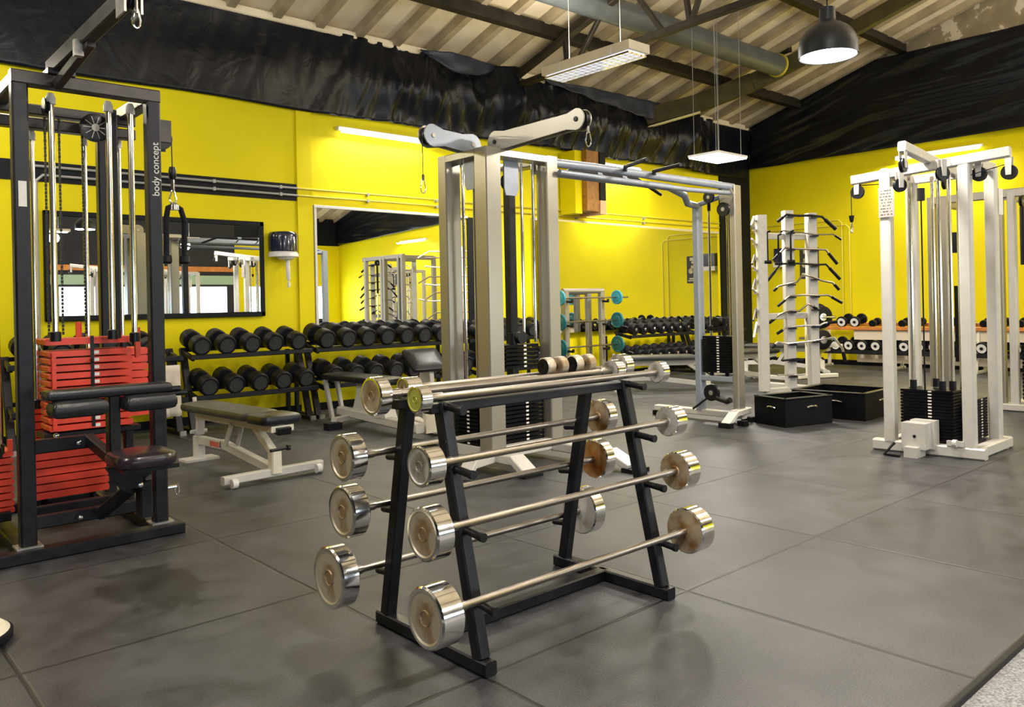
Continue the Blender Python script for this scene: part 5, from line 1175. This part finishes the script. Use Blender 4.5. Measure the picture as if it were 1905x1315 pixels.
PO = thing('wall_poster', 'black poster with pale figures on the far wall, seen through the bar tree', 'poster', (L, 8.05, 1.6))
y0 = 7.52
mb = MB(); mb.box(L - .018, L - .003, y0, y0 + .38, 1.62, 2.20); build('poster_sheet', mb, ['poster'], PO, smooth=False)
mb = MB()
for a, b, c_, d in ((.08, .30, 2.10, 2.17), (.12, .26, 2.04, 2.09), (.03, .35, 1.66, 1.685), (.06, .20, 1.70, 1.73), (.24, .34, 1.70, 1.73)): mb.box(L - .021, L - .018, y0 + a, y0 + b, c_, d)
build('poster_print', mb, ['poster_cream'], PO, smooth=False)
mb = MB()
for a, z, r in ((.10, 1.88, .06), (.19, 1.90, .055), (.28, 1.89, .06), (.14, 1.97, .035), (.27, 1.98, .035)): mb.lathe([(0, 0), (r, 0), (r, .003), (0, .003)], (L - .018, y0 + a, z), (-1, 0, 0), 9)
build('poster_figures', mb, ['poster_skin'], PO, smooth=False)

WB = thing('wooden_box', 'wooden wall box with black front hanging above the pull-up bars', 'bracket box', (9.5, 8.8, 2.6))  # wooden bracket box on the wall, holds no loudspeaker
mb = MB(); mb.box(9.30, 9.58, 8.55, W - .02, 2.68, 3.62); build('wood_body', mb, ['wood'], WB, smooth=False)
mb = MB(); mb.box(9.585, 9.72, 8.53, W - .02, 2.86, 3.62); build('black_front', mb, ['black_paint'], WB, smooth=False)
mb = MB(); mb.box(9.585, 9.72, 8.53, W - .02, 2.64, 2.855); build('light_panel', mb, ['wood_light'], WB, smooth=False)
mb = MB(); mb.box(9.14, 9.295, 8.65, W - .02, 2.64, 3.62); build('bracket', mb, ['yellow'], WB, smooth=False)

CB = thing('towel', 'beige cloth hanging from the leftmost dumbbell rack beside the dark post', 'cloth', (2.8, 8.2, .2))
mb = MB()
n = 12; vs = []; fs = []
for i in range(n + 1):
    for j in range(9):
        x = 2.68 + .22 * i / n; z = .72 - .5 * j / 8; y = 8.17 - .02 * sin(x * 60) * (j / 8) - .05 * (j / 8)
        vs.append((x, y, z)); 
for i in range(n):
    for j in range(8): fs.append((i * 9 + j, (i + 1) * 9 + j, (i + 1) * 9 + j + 1, i * 9 + j + 1))
mb.add(vs, fs); o = build('towel_cloth', mb, ['cloth_beige'], CB, angle=80); s_ = o.modifiers.new('t', 'SOLIDIFY'); s_.thickness = .008

# ------------------------------------------------------------------ camera, world, view
cam = bpy.data.cameras.new('camera'); co = bpy.data.objects.new('camera', cam); COL.objects.link(co)
F, CX, CY, YAW, ROLL = 1505.68, 949.5, 565.8, radians(48.17), radians(-1.22)
cam.sensor_width = 36; cam.lens = 36 * F / 1905
cam.shift_x = (952.5 - CX) / 1905; cam.shift_y = -(657.5 - CY) / 1905
right = V((sin(YAW), -cos(YAW), 0)); fwd = V((cos(YAW), sin(YAW), 0)); down = V((0, 0, -1))
c_, s_ = cos(ROLL), sin(ROLL)
r2 = right * c_ - down * s_; d2 = right * s_ + down * c_
co.matrix_world = Matrix.Translation((0, 0, 1.25)) @ Matrix((r2, -d2, -fwd)).transposed().to_4x4()
cam.clip_start = .05; cam.clip_end = 100
SC.camera = co
w = bpy.data.worlds.new('world'); SC.world = w; w.use_nodes = True
w.node_tree.nodes['Background'].inputs[0].default_value = (.7, .8, 1, 1); w.node_tree.nodes['Background'].inputs[1].default_value = .6
SC.view_settings.view_transform = 'Standard'; SC.view_settings.look = 'None'; SC.view_settings.gamma = 1; SC.view_settings.exposure = -.1
SC.cycles.max_bounces = 8; SC.cycles.diffuse_bounces = 4; SC.cycles.glossy_bounces = 4; SC.cycles.sample_clamp_indirect = 4
SC.cycles.use_denoising = True
